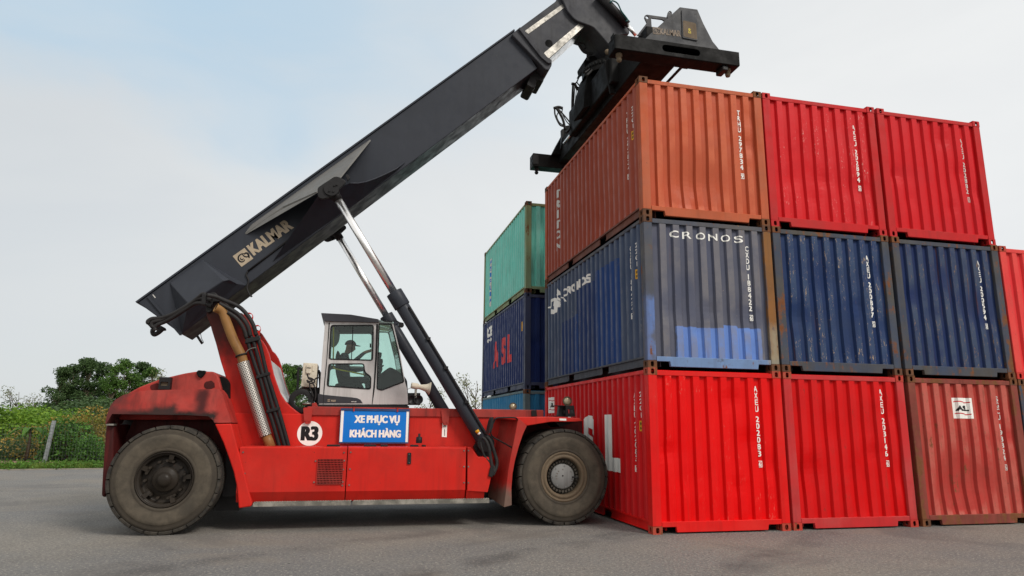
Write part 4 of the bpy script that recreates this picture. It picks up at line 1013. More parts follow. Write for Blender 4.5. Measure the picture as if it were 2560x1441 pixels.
# --- lift cylinders
for yy in (1.82, mir(1.82)):
    ya = 1.82
    top, gl_, bot = pt('J', 215, 735, ya), pt('S', 994, 742, ya), pt('S', 1212, 1108, ya)
    ax = (bot-top).normalized(); gl_ = top+ax*(gl_-top).dot(ax)
    f = lambda p: Vector((p.x, yy, p.z))
    bm = nb(); tube(bm, [f(gl_-ax*.0), f(bot)], .125, 32); tube(bm, [f(gl_-ax*.10), f(gl_+ax*.20)], .148, 32); cy = obj('lift_cylinder', bm, M['boom'], TR, bevel=.01)
    bm = nb(); tube(bm, [f(top+ax*.06), f(gl_)], .070, 32); obj('cylinder_rod', bm, M['chrome'], cy)
    bm = nb(); cyl(bm, f(top)+Vector((0, -.14, 0)), f(top)+Vector((0, .14, 0)), .12, 20); tube(bm, [f(top), f(top+ax*.2)], .085, 20); obj('rod_eye', bm, M['black'], cy)
    bm = nb(); cyl(bm, f(bot)+Vector((0, -.12, 0)), f(bot)+Vector((0, .14, 0)), .15, 20); obj('cylinder_foot', bm, M['black'], cy)
    sd_ = -1 if yy < YC else 1
    o3 = Vector((.055, sd_*.125, .05))
    bm = nb(); tube(bm, bez([f(gl_+ax*.3)+o3*.9, f(gl_+ax*.36)+o3*1.1, f(gl_+ax*1.0)+o3*1.08, f(gl_+ax*2.1)+o3*1.08, f(bot-ax*.3)+o3*1.06, f(bot-ax*.12)+o3]), .017, 8)
    for k in (.95, 1.55, 2.25): p = f(gl_+ax*k)+o3*1.08; box(bm, (p.x-.035, p.y-.03, p.z-.025), (p.x+.035, p.y+.02, p.z+.025))
    obj('hydraulic_pipe', bm, M['black'], cy)
    if yy < YC:
        bm = nb(); p = pt('C', 330, 490, ya-.16); q = pt('C', 345, 512, ya-.16); tube(bm, [p, q], .035, 8); obj('amber_valve_cap', bm, M['orange'], cy)
        bm = nb(); p = pt('C', 358, 525, ya-.16); tube(bm, [q, p], .03, 8); obj('valve_cap', bm, M['white'], cy)
        for pth, r_ in ((((378, 555), (410, 580), (440, 650), (455, 740), (470, 820), (490, 870)), .03), (((420, 545), (455, 590), (490, 690), (512, 770), (505, 830), (475, 895)), .03), (((365, 600), (375, 650), (400, 720), (450, 780), (490, 830), (480, 890)), .018)):
            bm = nb(); tube(bm, bez([pt('C', *q, 1.34-.05*k/5) for k, q in enumerate(pth)]), r_, 10); obj('hose', bm, M['hose'], cy)
        bm = nb(); prism(bm, poly('C', [(438, 905), (455, 825), (480, 800), (490, 880), (470, 915)], 1.26), 1.26, 1.34); obj('hose_coupling', bm, M['black'], cy, bevel=.01)
        bm = nb(); prism(bm, poly('C', [(300, 640), (380, 520), (430, 530), (470, 640), (450, 730), (350, 730)], 1.90), 1.86, 1.96); obj('pivot_bracket', bm, M['black'], cy)

# --- rear body: engine hood, wing, pillars, counterweight
YW = 1.30
wing = poly('L', [(72, 500), (82, 440), (112, 355), (150, 310), (205, 275), (290, 250), (390, 238), (600, 232), (955, 226), (985, 262), (1020, 370), (1060, 492), (928, 494), (915, 472), (880, 442), (700, 432), (400, 428), (125, 424), (80, 502)], YW)
zl_ = pt('L', 400, 428, YW).z
M['wing'] = paint('sooty_wing_paint', lin(166, 50, 44), fade=lin(162, 82, 74), fade_amt=.55, rust=.0, dirt=.6, dirtcol=lin(58, 38, 35), rough=.5, chips=.45, chipcol=lin(70, 36, 34), streak=(5, 5, .6),
                  patches=[(None, -2.5, None, None, None, zl_+.06, lin(40, 32, 30), .5, .05), (None, -3.75, None, None, None, None, lin(92, 46, 44), .2, .25), (-3.45, -3.1, None, None, None, zl_+.13, lin(52, 38, 36), .2, .06), (-2.82, -2.66, None, None, zl_+.02, zl_+.42, lin(72, 30, 30), .1, .07)])
def wing_bm():
    """side wing whose outer skin leans in towards its top"""
    bm = nb()
    zlo, zhi = min(z for x, z in wing), max(z for x, z in wing)
    A_ = [bm.verts.new((x, YW+.17*max(0, (z-(zlo+.22))/(zhi-zlo))**1.5, z)) for x, z in wing]
    B_ = [bm.verts.new((x, 2.05, z)) for x, z in wing]
    n = len(wing); bm.faces.new(A_); bm.faces.new(B_[::-1])
    for i in range(n): bm.faces.new((A_[i], B_[i], B_[(i+1) % n], A_[(i+1) % n]))
    return bm
for m_ in (0, 1):
    bm = wing_bm()
    bmesh.ops.triangulate(bm, faces=[f for f in bm.faces if len(f.verts) > 4])
    if m_:
        for v in bm.verts: v.co.y = mir(v.co.y)
    o = obj('rear_wing', bm, M['wing'], TR, bevel=.035, seg=3); flat_then_smooth(o, 50)
hood = roundpoly(poly('L', [(130, 470), (200, 290), (330, 215), (500, 150), (690, 105), (800, 88), (925, 92), (955, 125), (985, 240), (1000, 470)], 1.72), .07)
bm = nb(); prism(bm, hood, 1.74, mir(1.74)); hood_o = obj('engine_hood', bm, M['truck_old'], TR, bevel=.05, seg=3); flat_then_smooth(hood_o)
random.seed(3)
for cx_, cz_, r_ in ((890, 198, .085), (465, 215, .075)):
    c = pt('L', cx_, cz_, 1.735); bm = nb()
    prism(bm, [(c.x+r_*math.cos(a)*random.uniform(.8, 1.1), c.z+r_*.85*math.sin(a)*random.uniform(.85, 1.1)) for a in [2*PI*k/14 for k in range(14)]], 1.732, 1.7395); obj('old_paint_patch', bm, M['truck_dark'], hood_o)
bm = nb()
cl = [pt('L', *q, 1.70) for q in ((785, 95), (800, 80), (830, 84), (858, 84), (856, 105), (838, 128), (822, 142), (805, 138), (792, 120))]
prism(bm, [(p.x, p.z) for p in cl], 1.69, 1.95); obj('burnt_patch', bm, M['void'], hood_o, bevel=.02)
# pillars either side of the rear arch
for m_ in (0, 1):
    y0, y1 = (YW, 1.95) if not m_ else (mir(1.95), mir(YW))
    fp = poly('L', [(932, 503), (1062, 500), (1112, 690), (1150, 830), (1226, 1128), (1216, 1148), (1120, 1162), (1106, 1000), (1080, 880), (1050, 790), (1000, 650)], YW)
    bm = nb(); prism(bm, fp, y0-(.03 if not m_ else 0), y1+(.03 if m_ else 0)); obj('arch_pillar', bm, M['truck'], TR, bevel=.03, seg=3)
rp_ = poly('L', [(78, 508), (142, 505), (134, 780), (125, 900), (70, 1082), (40, 1068), (48, 900), (62, 700)], 1.42)
bm = nb(); prism(bm, rp_, 1.42, mir(1.42)); obj('counterweight', bm, M['truck_dark'], TR, bevel=.03)
bm = nb(); a = pt('L', 82, 506, 1.36); b = pt('L', 142, 508, 1.36); box(bm, (a.x, 1.34, a.z-.015), (b.x, 1.5, a.z+.01)); obj('reflector_strip', bm, M['steel'], TR)
bm = nb(); prism(bm, poly('L', [(150, 470), (170, 460), (165, 700), (140, 860), (132, 860), (145, 640)], 1.6), 1.6, 1.7); obj('inner_brace', bm, M['truck_dark'], TR)
bm = nb(); prism(bm, [(-8.3, 1.0), (-6.6, 1.0), (-6.6, 1.95), (-8.0, 1.85)], 2.0, mir(2.0)); obj('engine_bay', bm, M['truck_dark'], TR)
bm = nb(); prism(bm, roundpoly(poly('L', [(946, 128), (1012, 138), (1040, 180), (1040, 420), (1000, 420), (984, 250)], 1.84), .03), 1.84, 4.4); obj('dark_gap_block', bm, M['void'], TR)  # black block added to draw the shaded gap between hood and tower
# rear work lamp box on the wing
a, b = poly('L', [(492, 232), (592, 138)], 1.66)
bm = nb(); x0, x1, z0, z1 = a[0], b[0], a[1], b[1]; sl = poly('L', [(507, 203), (572, 174)], 1.66)
holed(bm, [(x0, z0), (x1, z0), (x1, z1), (x0, z1)], [rrect(sl[0][0], sl[0][1], sl[1][0], sl[1][1], .008, 2)], 1.62, 1.635)
box(bm, (x0, 1.635, z0), (x0+.012, 1.9, z1)); box(bm, (x1-.012, 1.635, z0), (x1, 1.9, z1)); box(bm, (x0+.012, 1.635, z1-.012), (x1-.012, 1.9, z1)); box(bm, (x0+.012, 1.635, z0), (x1-.012, 1.9, z0+.012))
lb = obj('lamp_guard', bm, M['black'], TR)
bm = nb(); box(bm, (sl[0][0]-.01, 1.66, sl[0][1]-.01), (sl[1][0]+.01, 1.75, sl[1][1]+.01)); obj('work_lamp', bm, M['rim_tan'], lb, bevel=.01)
bm = nb(); tube(bm, bez([pt('L', *q, 1.75) for q in ((620, 160), (645, 165), (652, 190), (635, 230))]), .01, 6); obj('cable', bm, M['hose'], lb)

# --- front wing
YG = 1.22
M['fwing'] = paint('dusty_front_wing_paint', lin(168, 42, 36), fade=lin(162, 74, 66), fade_amt=.6, rust=.0, dirt=.5, dirtcol=lin(78, 40, 36), rough=.55, chips=.35, chipcol=lin(70, 40, 38), patches=[(None, None, None, None, None, .62, lin(112, 92, 82), .1, .14)])
cr1 = [pt('C', *q, YG) for q in ((708, 378), (690, 470), (665, 600), (640, 720), (618, 840), (600, 1000), (578, 1184))]
inn = [pt('C', *q, YF) for q in ((556, 384), (535, 470), (512, 590), (490, 720), (470, 850), (450, 980), (432, 1085))]
inn[-1] = pt('C', 432, 1085, YF)
arch = [pt('C', *q, YG) for q in ((780, 448), (742, 530), (705, 640), (672, 760), (650, 880), (640, 1010), (642, 1166))]
for m_ in (0, 1):
    bm = nb(); f = (lambda p: (p.x, mir(p.y), p.z)) if m_ else (lambda p: (p.x, p.y, p.z))
    rows = [[bm.verts.new(f(p)) for p in r_] for r_ in (inn, cr1, arch)]
    fl = [bm.verts.new(f(p+Vector((.01, .05, 0)))) for p in arch]; rows.append(fl)
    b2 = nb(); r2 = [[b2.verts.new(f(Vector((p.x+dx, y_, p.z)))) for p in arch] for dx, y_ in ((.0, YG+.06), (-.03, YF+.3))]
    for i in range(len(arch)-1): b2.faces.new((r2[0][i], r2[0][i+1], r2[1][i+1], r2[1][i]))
    lo_ = obj('wing_shade_sheet', b2, M['void'], TR)  # black sheet: the shade between wing and tyre put into its colour
    for a, b in zip(rows, rows[1:]):
        for i in range(len(a)-1): bm.faces.new((a[i], a[i+1], b[i+1], b[i]))
    o = obj('front_wing', bm, M['fwing'], TR); sm = o.modifiers.new('thickness', 'SOLIDIFY'); sm.thickness = .015; sm.offset = 0
    bv = o.modifiers.new('bevel', 'BEVEL'); bv.width = .02; bv.segments = 3; bv.limit_method = 'ANGLE'; bv.angle_limit = R(25)
    tp = poly('C', [(556, 374), (712, 371), (1000, 368), (1252, 380), (1290, 406), (1208, 414), (1000, 414), (785, 449), (705, 400), (556, 386)], YG)
    bm = nb(); prism(bm, tp, *((YG-.004, 2.30) if not m_ else (mir(2.30), mir(YG-.004)))); obj('wing_top', bm, M['truck'], TR, bevel=.012)
bm = nb(); prism(bm, poly('C', [(1040, 416), (1080, 462), (1225, 416)], 1.5), 1.5, 2.1); obj('wing_stay', bm, M['black'], TR)
bm = nb(); prism(bm, poly('C', [(1075, 384), (1137, 386), (1137, 404), (1075, 402)], YG-.006), YG-.009, YG-.0055); obj('reflector_strip', bm, M['white'], TR)
bm = nb(); prism(bm, poly('C', [(712, 484), (752, 482), (750, 492), (714, 494)], YG-.012), YG-.004, YG-.001); obj('scratch', bm, M['truck_dark'], TR)
# front lamp box and round work lamp
a = pt('C', 1062, 366, 1.5); b = pt('C', 1214, 268, 1.5); mid = pt('C', 1130, 366, 1.5)
bm = nb(); sl = poly('C', [(1146, 338), (1198, 305)], 1.5)
holed(bm, [(mid.x, a.z), (b.x, a.z), (b.x-.02, b.z), (mid.x, b.z)], [[(sl[0][0], sl[0][1]), (sl[1][0], sl[0][1]), (sl[1][0], sl[1][1]), (sl[0][0], sl[1][1])]], 1.48, 1.495)
box(bm, (b.x-.03, 1.495, a.z), (b.x-.015, 1.72, b.z)); prism(bm, [(mid.x-.25, a.z), (b.x-.03, a.z), (b.x-.03, a.z+.012), (mid.x-.25, a.z+.012)], 1.495, 1.72); prism(bm, [(mid.x-.2, b.z-.012), (b.x-.03, b.z-.012), (b.x-.03, b.z), (mid.x-.2, b.z)], 1.495, 1.72)
prism(bm, poly('C', [(1062, 366), (1075, 268), (1128, 266), (1128, 366)], 1.62), 1.6, 1.72)
lb = obj('lamp_guard', bm, M['black'], TR)
bm = nb(); c = pt('C', 1105, 330, 1.6); lathe(bm, [(0, 0), (.06, 0), (.07, .03), (.05, .09), (0, .1)], c, 'X', 20); obj('work_lamp', bm, M['black'], lb)
def round_lamp(cpt, r_, Y):
    c = pt(*cpt, Y); bm = nb(); lathe(bm, [(0, .10), (r_*.6, .09), (r_*.95, .03), (r_, 0), (r_*.86, 0), (r_*.84, .012)], c, 'Y', 24); o = obj('work_lamp', bm, M['rim_tan'], TR)
    bm = nb(); lathe(bm, [(0, -.012), (r_*.5, -.006), (r_*.84, .012), (r_*.8, .02), (0, .02)], c, 'Y', 24); obj('lens', bm, M['lampglass'], o, smooth=True)
    return c
c = round_lamp(('C', 1147, 228), .085, 1.6); bm = nb(); box(bm, (c.x-.015, 1.63, c.z-.17), (c.x+.015, 1.66, c.z-.08)); obj('lamp_post', bm, M['black'], TR)
c = round_lamp(('C', 658, 276), .072, 2.3)
bm = nb(); prism(bm, poly('C', [(820, 310), (868, 308), (872, 364), (822, 366)], YF-.034), YF-.05, YF-.031); obj('junction_box', bm, M['black'], TR, bevel=.005)
# mirror on its bracket
bm = nb(); tube(bm, bez([pt('Q', *q) for q in ((670, 372, 1.24), (640, 350, 1.15), (500, 348, 1.05), (420, 355, 1.0), (392, 400, 1.0), (372, 450, 1.0), (358, 530, 1.0), (390, 575, 1.05), (470, 620, 1.1), (560, 670, 1.2), (595, 690, 1.26))]), .013, 8)
mr = obj('mirror_bracket', bm, M['black'], TR)
bm = nb(); prism(bm, roundpoly(poly('Q', [(368, 340), (378, 345), (372, 460), (345, 500), (318, 545), (330, 460), (350, 380)], .95), .02), .86, 1.1); obj('mirror', bm, M['black'], mr)

# --- exhaust with its perforated guard, hydraulic hoses over the tower
ye = 1.86
pth = [pt('I', 1195, 775, ye-.05), pt('K', 228, 0, ye), pt('K', 272, 120, ye), pt('K', 330, 270, ye), pt('K', 385, 380, ye), pt('K', 415, 440, ye), pt('K', 436, 520, ye)]
bm = nb(); tube(bm, bez(pth), .078, 24, cap=False); ex_ = obj('exhaust_pipe', bm, M['brass'], TR)
sm = ex_.modifiers.new('thickness', 'SOLIDIFY'); sm.thickness = .006
bm = nb(); tube(bm, [pt('K', 410, 428, ye), pt('K', 414, 442, ye)], .098, 20); obj('pipe_clamp', bm, M['black'], ex_)
bm = nb(); tube(bm, [pt('K', 655, 1230, ye), pt('K', 688, 1300, ye), pt('K', 715, 1372, ye)], .078, 20); obj('exhaust_elbow', bm, M['brass'], ex_)
bm = nb(); c0 = pt('I', 1200, 780, ye-.05); tube(bm, [bez(pth)[1], bez(pth)[3]], .07, 20); obj('exhaust_mouth', bm, M['void'], ex_)
a, b = pt('K', 430, 505, ye), pt('K', 655, 1240, ye)
bm = nb(); uvl = bm.loops.layers.uv.new('UV'); d = (b-a); u_, v_ = frame_of(d); n = 28; L_ = d.length
ra = [[bm.verts.new(p+(u_*math.cos(2*PI*k/n)+v_*math.sin(2*PI*k/n))*.098) for k in range(n)] for p in (a, b)]
for k in range(n):
    f = bm.faces.new((ra[0][k], ra[0][(k+1) % n], ra[1][(k+1) % n], ra[1][k])); f.smooth = True
    for lp, (uu, vv) in zip(f.loops, ((k/n, 0), ((k+1)/n, 0), ((k+1)/n, 1), (k/n, 1))): lp[uvl].uv = (uu*2*PI*.098/.034, vv*L_/.034)
obj('exhaust_guard', bm, M['guard'], ex_)
yh = 1.90
def mid_line(pts): return bez([pt('K', x, y, yh) for x, y in pts])
hl = [((455, 235), (480, 300), (508, 400), (575, 600), (605, 680), (690, 990), (735, 1130), (800, 1368)),
      ((500, 225), (535, 300), (560, 380), (622, 600), (655, 690), (740, 985), (785, 1120), (855, 1368)),
      ((560, 215), (592, 300), (612, 380), (660, 580), (690, 680), (778, 960), (820, 1100), (893, 1368))]
up = [((1660, 1230), (1640, 1150), (1600, 1060), (1530, 960), (1430, 880), (1370, 850)), ((1720, 1200), (1690, 1090), (1640, 990), (1540, 880), (1420, 800), (1300, 740), (1250, 715)), ((1800, 1190), (1770, 1060), (1700, 930), (1600, 810), (1500, 740), (1330, 670), (1200, 615), (1070, 590))]
for k in range(3):
    bm = nb(); tube(bm, mid_line(hl[k]), .033, 10); hs = obj('hydraulic_line', bm, M['black'], TR)
    bm = nb(); tube(bm, bez([pt('I', x, y, yh-.02-.04*j/3) for j, (x, y) in enumerate(up[k])]), .034, 10); obj('hose', bm, M['hose'], hs)
rear_ends = [((1140, 755), (1040, 725), (930, 710), (840, 740), (700, 830), (560, 920), (430, 990), (330, 1030), (280, 1075), (290, 1120)),
             ((1130, 670), (1040, 640), (930, 650), (820, 720), (700, 800), (560, 890), (420, 950), (280, 985), (240, 1010), (235, 1050), (262, 1075)),
             ((1060, 590), (1000, 575), (920, 640), (840, 700), (700, 790), (540, 880), (380, 935), (250, 945), (190, 975), (180, 1000), (200, 1010))]
for k, q in enumerate(rear_ends):
    bm = nb(); tube(bm, bez([pt('I', x, y, yh+.02+.32*min(1, j/6)) for j, (x, y) in enumerate(q)]), .036, 10); obj('boom_hose', bm, M['hose'], TR)
bm = nb(); tube(bm, bez([pt('I', *q, 2.4) for q in ((255, 1100), (250, 1150), (280, 1180), (340, 1150), (390, 1105), (400, 1080))]), .04, 8); prism(bm, roundpoly(poly('I', [(145, 992), (200, 960), (300, 1020), (400, 1060), (415, 1100), (330, 1110), (250, 1100), (200, 1060)], 2.45), .03), 2.42, 2.66); obj('hose_manifold', bm, M['black'], TR, bevel=.01)
for (x0, y0), (x1, y1), hh in (((452, 290), (595, 255), .05), ((560, 652), (695, 612), .035), ((664, 995), (795, 962), .035)):
    a, b = pt('K', x0, y0, yh-.045), pt('K', x1, y1, yh-.045); bm = nb(); prism(bm, [(a.x, a.z-hh), (b.x, b.z-hh), (b.x, b.z+hh*.6), (a.x, a.z+hh*.6)], yh-.05, YT); obj('hose_clamp', bm, M['black'], TR, bevel=.01)
a, b = pt('I', 1010, 740, 1.84), pt('I', 1045, 585, 1.84); bm = nb(); box(bm, (a.x-.03, 1.80, a.z), (b.x+.02, 1.86, b.z)); obj('hose_clamp', bm, M['black'], TR, bevel=.01)
bm = nb(); prism(bm, roundpoly(poly('I', [(1060, 590), (1180, 545), (1240, 600), (1260, 700), (1160, 690), (1140, 850), (1060, 860), (1045, 790), (1100, 700)], 1.99), .04), 1.95, 2.02); obj('pivot_cover', bm, M['black'], TR, bevel=.01)
bm = nb(); tube(bm, bez([pt('K', *q, 1.85) for q in ((455, 415), (480, 385), (520, 365), (560, 360))]), .008, 6); obj('tie_wire', bm, M['steel'], TR)

# --- cab
YA, YZ = 2.48, mir(2.48)
cab_out = poly('N', [(508, 190), (1262, 190), (1455, 205), (1545, 580), (1622, 1030), (1652, 1130), (1664, 1338), (430, 1338), (470, 700), (505, 300)], YA)
w1 = roundpoly(poly('N', [(590, 235), (1190, 235), (1178, 735), (562, 718)], YA), .055)
w2 = roundpoly(poly('N', [(562, 770), (1055, 768), (1070, 890), (1155, 950), (1150, 1135), (535, 1090)], YA), .05)
w3 = roundpoly(poly('N', [(1255, 215), (1440, 218), (1535, 600), (1612, 1030), (1300, 1150), (1225, 1128), (1238, 700)], YA), .03)
bm = nb(); holed(bm, cab_out, [w1, w2, w3], YA, YA+.04)
cab = obj('cab', bm, M['cab'], TR)
bm = nb(); holed(bm, cab_out, [w1, w2, w3], YZ-.04, YZ); obj('side_panel', bm, M['cab'], cab)
x0c, x1c = cab_out[7][0], cab_out[6][0]; zcb = cab_out[7][1]
bm = nb(); box(bm, (x0c, YA+.04, zcb), (x1c, YZ-.04, zcb+.05)); obj('cab_floor', bm, M['cabdark'], cab)
# rear wall with a window
rw0 = [cab_out[7], cab_out[8], cab_out[9], cab_out[0]]
bm = nb(); prism(bm, [(x0c, zcb+.05), (x0c+.045, zcb+.05), (cab_out[8][0]+.045, cab_out[8][1]), (cab_out[8][0], cab_out[8][1])], YA+.04, YZ-.04); obj('rear_wall', bm, M['cab'], cab)
for y0, y1 in ((YA+.04, YA+.16), (YZ-.16, YZ-.04)):
    bm = nb(); prism(bm, [(cab_out[8][0], cab_out[8][1]), (cab_out[8][0]+.05, cab_out[8][1]), (cab_out[0][0]+.05, cab_out[0][1]), (cab_out[9][0], cab_out[9][1])], y0, y1); obj('rear_post', bm, M['cab'], cab)
bm = nb(); prism(bm, [(cab_out[8][0]+.02, cab_out[8][1]), (cab_out[8][0]+.028, cab_out[8][1]), (cab_out[9][0]+.03, cab_out[9][1]), (cab_out[9][0]+.02, cab_out[9][1])], YA+.16, YZ-.16); obj('rear_window', bm, M['glass'], cab)
bm = nb(); prism(bm, roundpoly(poly('N', [(455, 73), (870, 95), (1258, 160), (1262, 205), (512, 186)], YA-.03), .02), YA-.05, YZ+.05); obj('roof', bm, M['cabdark'], cab, bevel=.02)
bm = nb(); prism(bm, poly('N', [(1262, 166), (1455, 190), (1470, 215), (1262, 207)], YA-.02), YA-.02, YZ+.02); obj('roof_visor', bm, M['glass'], cab)
bm = nb(); prism(bm, poly('N', [(520, 190), (1255, 205), (1255, 232), (520, 215)], YA+.05), YA+.05, YZ-.05); obj('headliner', bm, M['headliner'], cab)
for nm, wv, t_ in (('side_window', w1, .0), ('door_window', w2, .0), ('front_side_window', w3, .0)):
    for y in (YA+.015, YZ-.022):
        bm = nb(); prism(bm, wv, y, y+.006); wo = obj(nm, bm, M['glass'], cab)
    bm = nb()
    cx_ = sum(p[0] for p in wv)/len(wv); cz_ = sum(p[1] for p in wv)/len(wv)
    inner = []
    for i in range(len(wv)):
        p, a, b = Vector(wv[i]), Vector(wv[i-1]), Vector(wv[(i+1) % len(wv)]); d = (b-a).normalized(); n_ = Vector((-d.y, d.x))
        inner.append(p+n_*.022 if n_.dot(Vector((cx_, cz_))-p) > 0 else p-n_*.022)
    m_ = len(wv); A_ = [bm.verts.new((x, YA-.008, z)) for x, z in wv]; B_ = [bm.verts.new((p.x, YA-.008, p.y)) for p in inner]; C_ = [bm.verts.new((p.x, YA+.03, p.y)) for p in inner]
    for i in range(m_): j = (i+1) % m_; bm.faces.new((A_[i], A_[j], B_[j], B_[i])); bm.faces.new((B_[i], B_[j], C_[j], C_[i]))
    obj('window_seal', bm, M['decalblack'], cab)
bm = nb(); a, b = pt('N', 903, 250, YA), pt('N', 878, 712, YA); prism(bm, [(a.x-.008, a.z), (a.x+.008, a.z), (b.x+.008, b.z), (b.x-.008, b.z)], YA-.002, YA+.012); a, b = pt('N', 868, 390, YZ), pt('N', 866, 470, YZ); obj('window_divider', bm, M['decalblack'], cab)
bm = nb(); prism(bm, poly('N', [(1133, 495), (1152, 495), (1152, 550), (1133, 550)], YA-.004), YA-.012, YA+.02); obj('window_latch', bm, M['decalblack'], cab)
fw_ = poly('N', [(1455, 207), (1545, 580), (1622, 1030), (1612, 1030), (1537, 582), (1446, 208)], YA)
bm = nb(); prism(bm, fw_, YA+.04, YZ-.04); obj('windscreen', bm, M['glass'], cab)
bm = nb(); prism(bm, poly('N', [(1622, 1030), (1652, 1130), (1664, 1336), (1630, 1336), (1610, 1040)], YA), YA+.04, YZ-.04); obj('front_panel', bm, M['cab'], cab)
for pts_ in (((1222, 225), (1250, 225), (1232, 700), (1205, 1100), (1170, 1335), (1162, 1335), (1190, 1000), (1212, 600)),):
    bm = nb(); prism(bm, poly('N', pts_, YA-.003), YA-.005, YA-.001); obj('door_gap', bm, M['decalblack'], cab)
bm = nb(); prism(bm, poly('N', [(565, 205), (580, 205), (545, 700), (500, 1200), (492, 1335), (484, 1335), (495, 1100), (535, 700)], YA-.003), YA-.005, YA-.001); obj('door_gap', bm, M['decalblack'], cab)
bm = nb(); prism(bm, poly('N', [(415, 1190), (500, 1205), (700, 1225), (880, 1240), (960, 1252), (1005, 1275), (1035, 1322), (415, 1325)], YA-.003), YA-.0045, YA-.0005); band = obj('dark_decal', bm, M['cabdark'], cab)
o4 = pt('N', 598, 1300, YA-.006); e4 = Vector((1, 0, 0))
plane_text(band, 'maker_lettering', M['logo'], lambda u, v: o4+Vector((u, 0, v)), 'KALM', .075*1.0*1.02, .035, .05)
ram_emblem(band, pt('N', 548, 1300, YA-.006), Vector((1, 0, 0)), Vector((0, 0, 1)), .042, M['logo'])
o5 = pt('N', 878, 1306, YA-.006); plane_text(band, 'type_lettering', M['white'], lambda u, v: o5+Vector((u, 0, v)), 'DRT450', .088, .014, .03)
bm = nb(); box(bm, (x0c-.05, YA-.02, zcb-.075), (x1c+.02, YZ, zcb-.002)); obj('cab_base', bm, M['black'], cab, bevel=.01)
bm = nb(); tube(bm, bez([pt('N', *q, 2.56) for q in ((630, 265), (630, 500), (628, 780), (640, 835), (700, 855), (850, 885), (1060, 925))]), .013, 8); obj('grab_rail', bm, M['yellow'], cab)
# seat, headrest, console, wheel, monitor
ys = 3.2
bm = nb(); prism(bm, roundpoly(poly('N', [(690, 600), (720, 640), (740, 820), (760, 960), (1000, 970), (1010, 1040), (700, 1060), (660, 900), (660, 680)], ys), .05), ys-.24, ys+.24); obj('driver_seat', bm, M['seat'], cab, bevel=.04)
bm = nb(); prism(bm, roundpoly(poly('N', [(600, 300), (680, 300), (722, 360), (705, 470), (650, 540), (600, 545)], 3.5), .06), 3.35, 3.6); obj('fan_cover', bm, M['glovegrey'], cab, bevel=.03)
bm = nb(); prism(bm, roundpoly(poly('N', [(655, 1060), (1010, 1045), (1120, 1250), (640, 1290)], ys), .05), ys-.28, ys+.28); obj('seat_base', bm, M['seat'], cab, bevel=.02)
bm = nb(); prism(bm, roundpoly(poly('N', [(1240, 960), (1310, 905), (1390, 850), (1480, 890), (1570, 960), (1620, 1030), (1640, 1330), (1240, 1330)], 3.3), .04), 2.75, 3.75); obj('console', bm, M['seat'], cab, bevel=.02)
bm = nb(); prism(bm, roundpoly(poly('N', [(1225, 610), (1300, 625), (1290, 700), (1225, 690)], 3.3), .02), 3.25, 3.38); prism(bm, roundpoly(poly('N', [(1235, 700), (1310, 715), (1312, 760), (1300, 800), (1308, 860), (1290, 905), (1240, 960), (1225, 900), (1255, 800), (1235, 780)], 3.3), .02), 3.2, 3.4); obj('control_monitor', bm, M['decalblack'], cab, bevel=.01)
bm = nb(); tube(bm, [pt('N', 1245, 620, 3.3), pt('N', 1262, 490, 3.3)], .008, 6); obj('aerial', bm, M['decalblack'], cab)
bm = nb(); c = pt('N', 1190, 870, 3.15); ax_ = Vector((-.5, 0, .86)); u_, v_ = frame_of(ax_); tube(bm, [c+(u_*math.cos(2*PI*k/28)+v_*math.sin(2*PI*k/28))*.20 for k in range(29)], .014, 8); tube(bm, [c-u_*.2, c+u_*.2], .012, 6); tube(bm, [c, c-ax_*.25], .025, 8); obj('steering_wheel', bm, M['decalblack'], cab)
# floodlights and horn loudspeaker beside the cab front
bm = nb(); prism(bm, poly('N', [(1650, 1180), (1832, 1180), (1835, 1345), (1655, 1345)], 2.8), 2.78, 2.95); fl_ = obj('lamp_bracket', bm, M['black'], TR)
for x in (1718, 1806):
    c = pt('N', x, 1272, 2.72); bm = nb(); lathe(bm, [(0, .12), (.05, .10), (.085, .02), (.09, 0), (.08, -.004), (.06, .02), (0, .03)], c, 'Y', 24); obj('work_lamp', bm, M['decalblack'], fl_)
hc_ = pt('N', 1705, 1075, 2.75); he = pt('N', 1908, 1110, 2.75); d = (he-hc_).normalized(); u_, v_ = frame_of(d); bm = nb(); rings = []
for t, r_ in ((0, .0), (0, .055), (.02, .06), (.13, .062), (.14, .05), (.16, .045), (.22, .055), (.30, .075), (.35, .10), (.375, .128), (.383, .132), (.378, .125), (.33, .085), (.25, .03), (.25, 0)):
    rings.append([bm.verts.new(hc_+d*(t*.95)+(u_*math.cos(2*PI*k/24)+v_*math.sin(2*PI*k/24))*(r_*.95+1e-5)) for k in range(24)])
for a, b in zip(rings, rings[1:]):
    for k in range(24): f = bm.faces.new((a[k], a[(k+1) % 24], b[(k+1) % 24], b[k])); f.smooth = True
hn = obj('horn_loudspeaker', bm, M['beige'], TR)
bm = nb(); p = pt('N', 1772, 1090, 2.75); box(bm, (p.x-.02, 2.72, p.z-.21), (p.x+.02, 2.78, p.z+.03)); obj('horn_bracket', bm, M['steel'], hn)
bm = nb(); tube(bm, bez([pt('N', *q, 2.8) for q in ((1715, 1110), (1670, 1120), (1648, 1160), (1660, 1180))]), .006, 6); obj('cable', bm, M['white'], hn)
# lamp on cab roof corner
bm = nb(); prism(bm, roundpoly(poly('N', [(1535, 200), (1600, 215), (1605, 255), (1580, 268), (1535, 260)], 2.6), .01), 2.55, 2.7); tube(bm, bez([pt('N', *q, 2.62) for q in ((1440, 190), (1490, 180), (1520, 190), (1545, 210))]), .012, 6); rl = obj('roof_lamp', bm, M['decalblack'], cab)
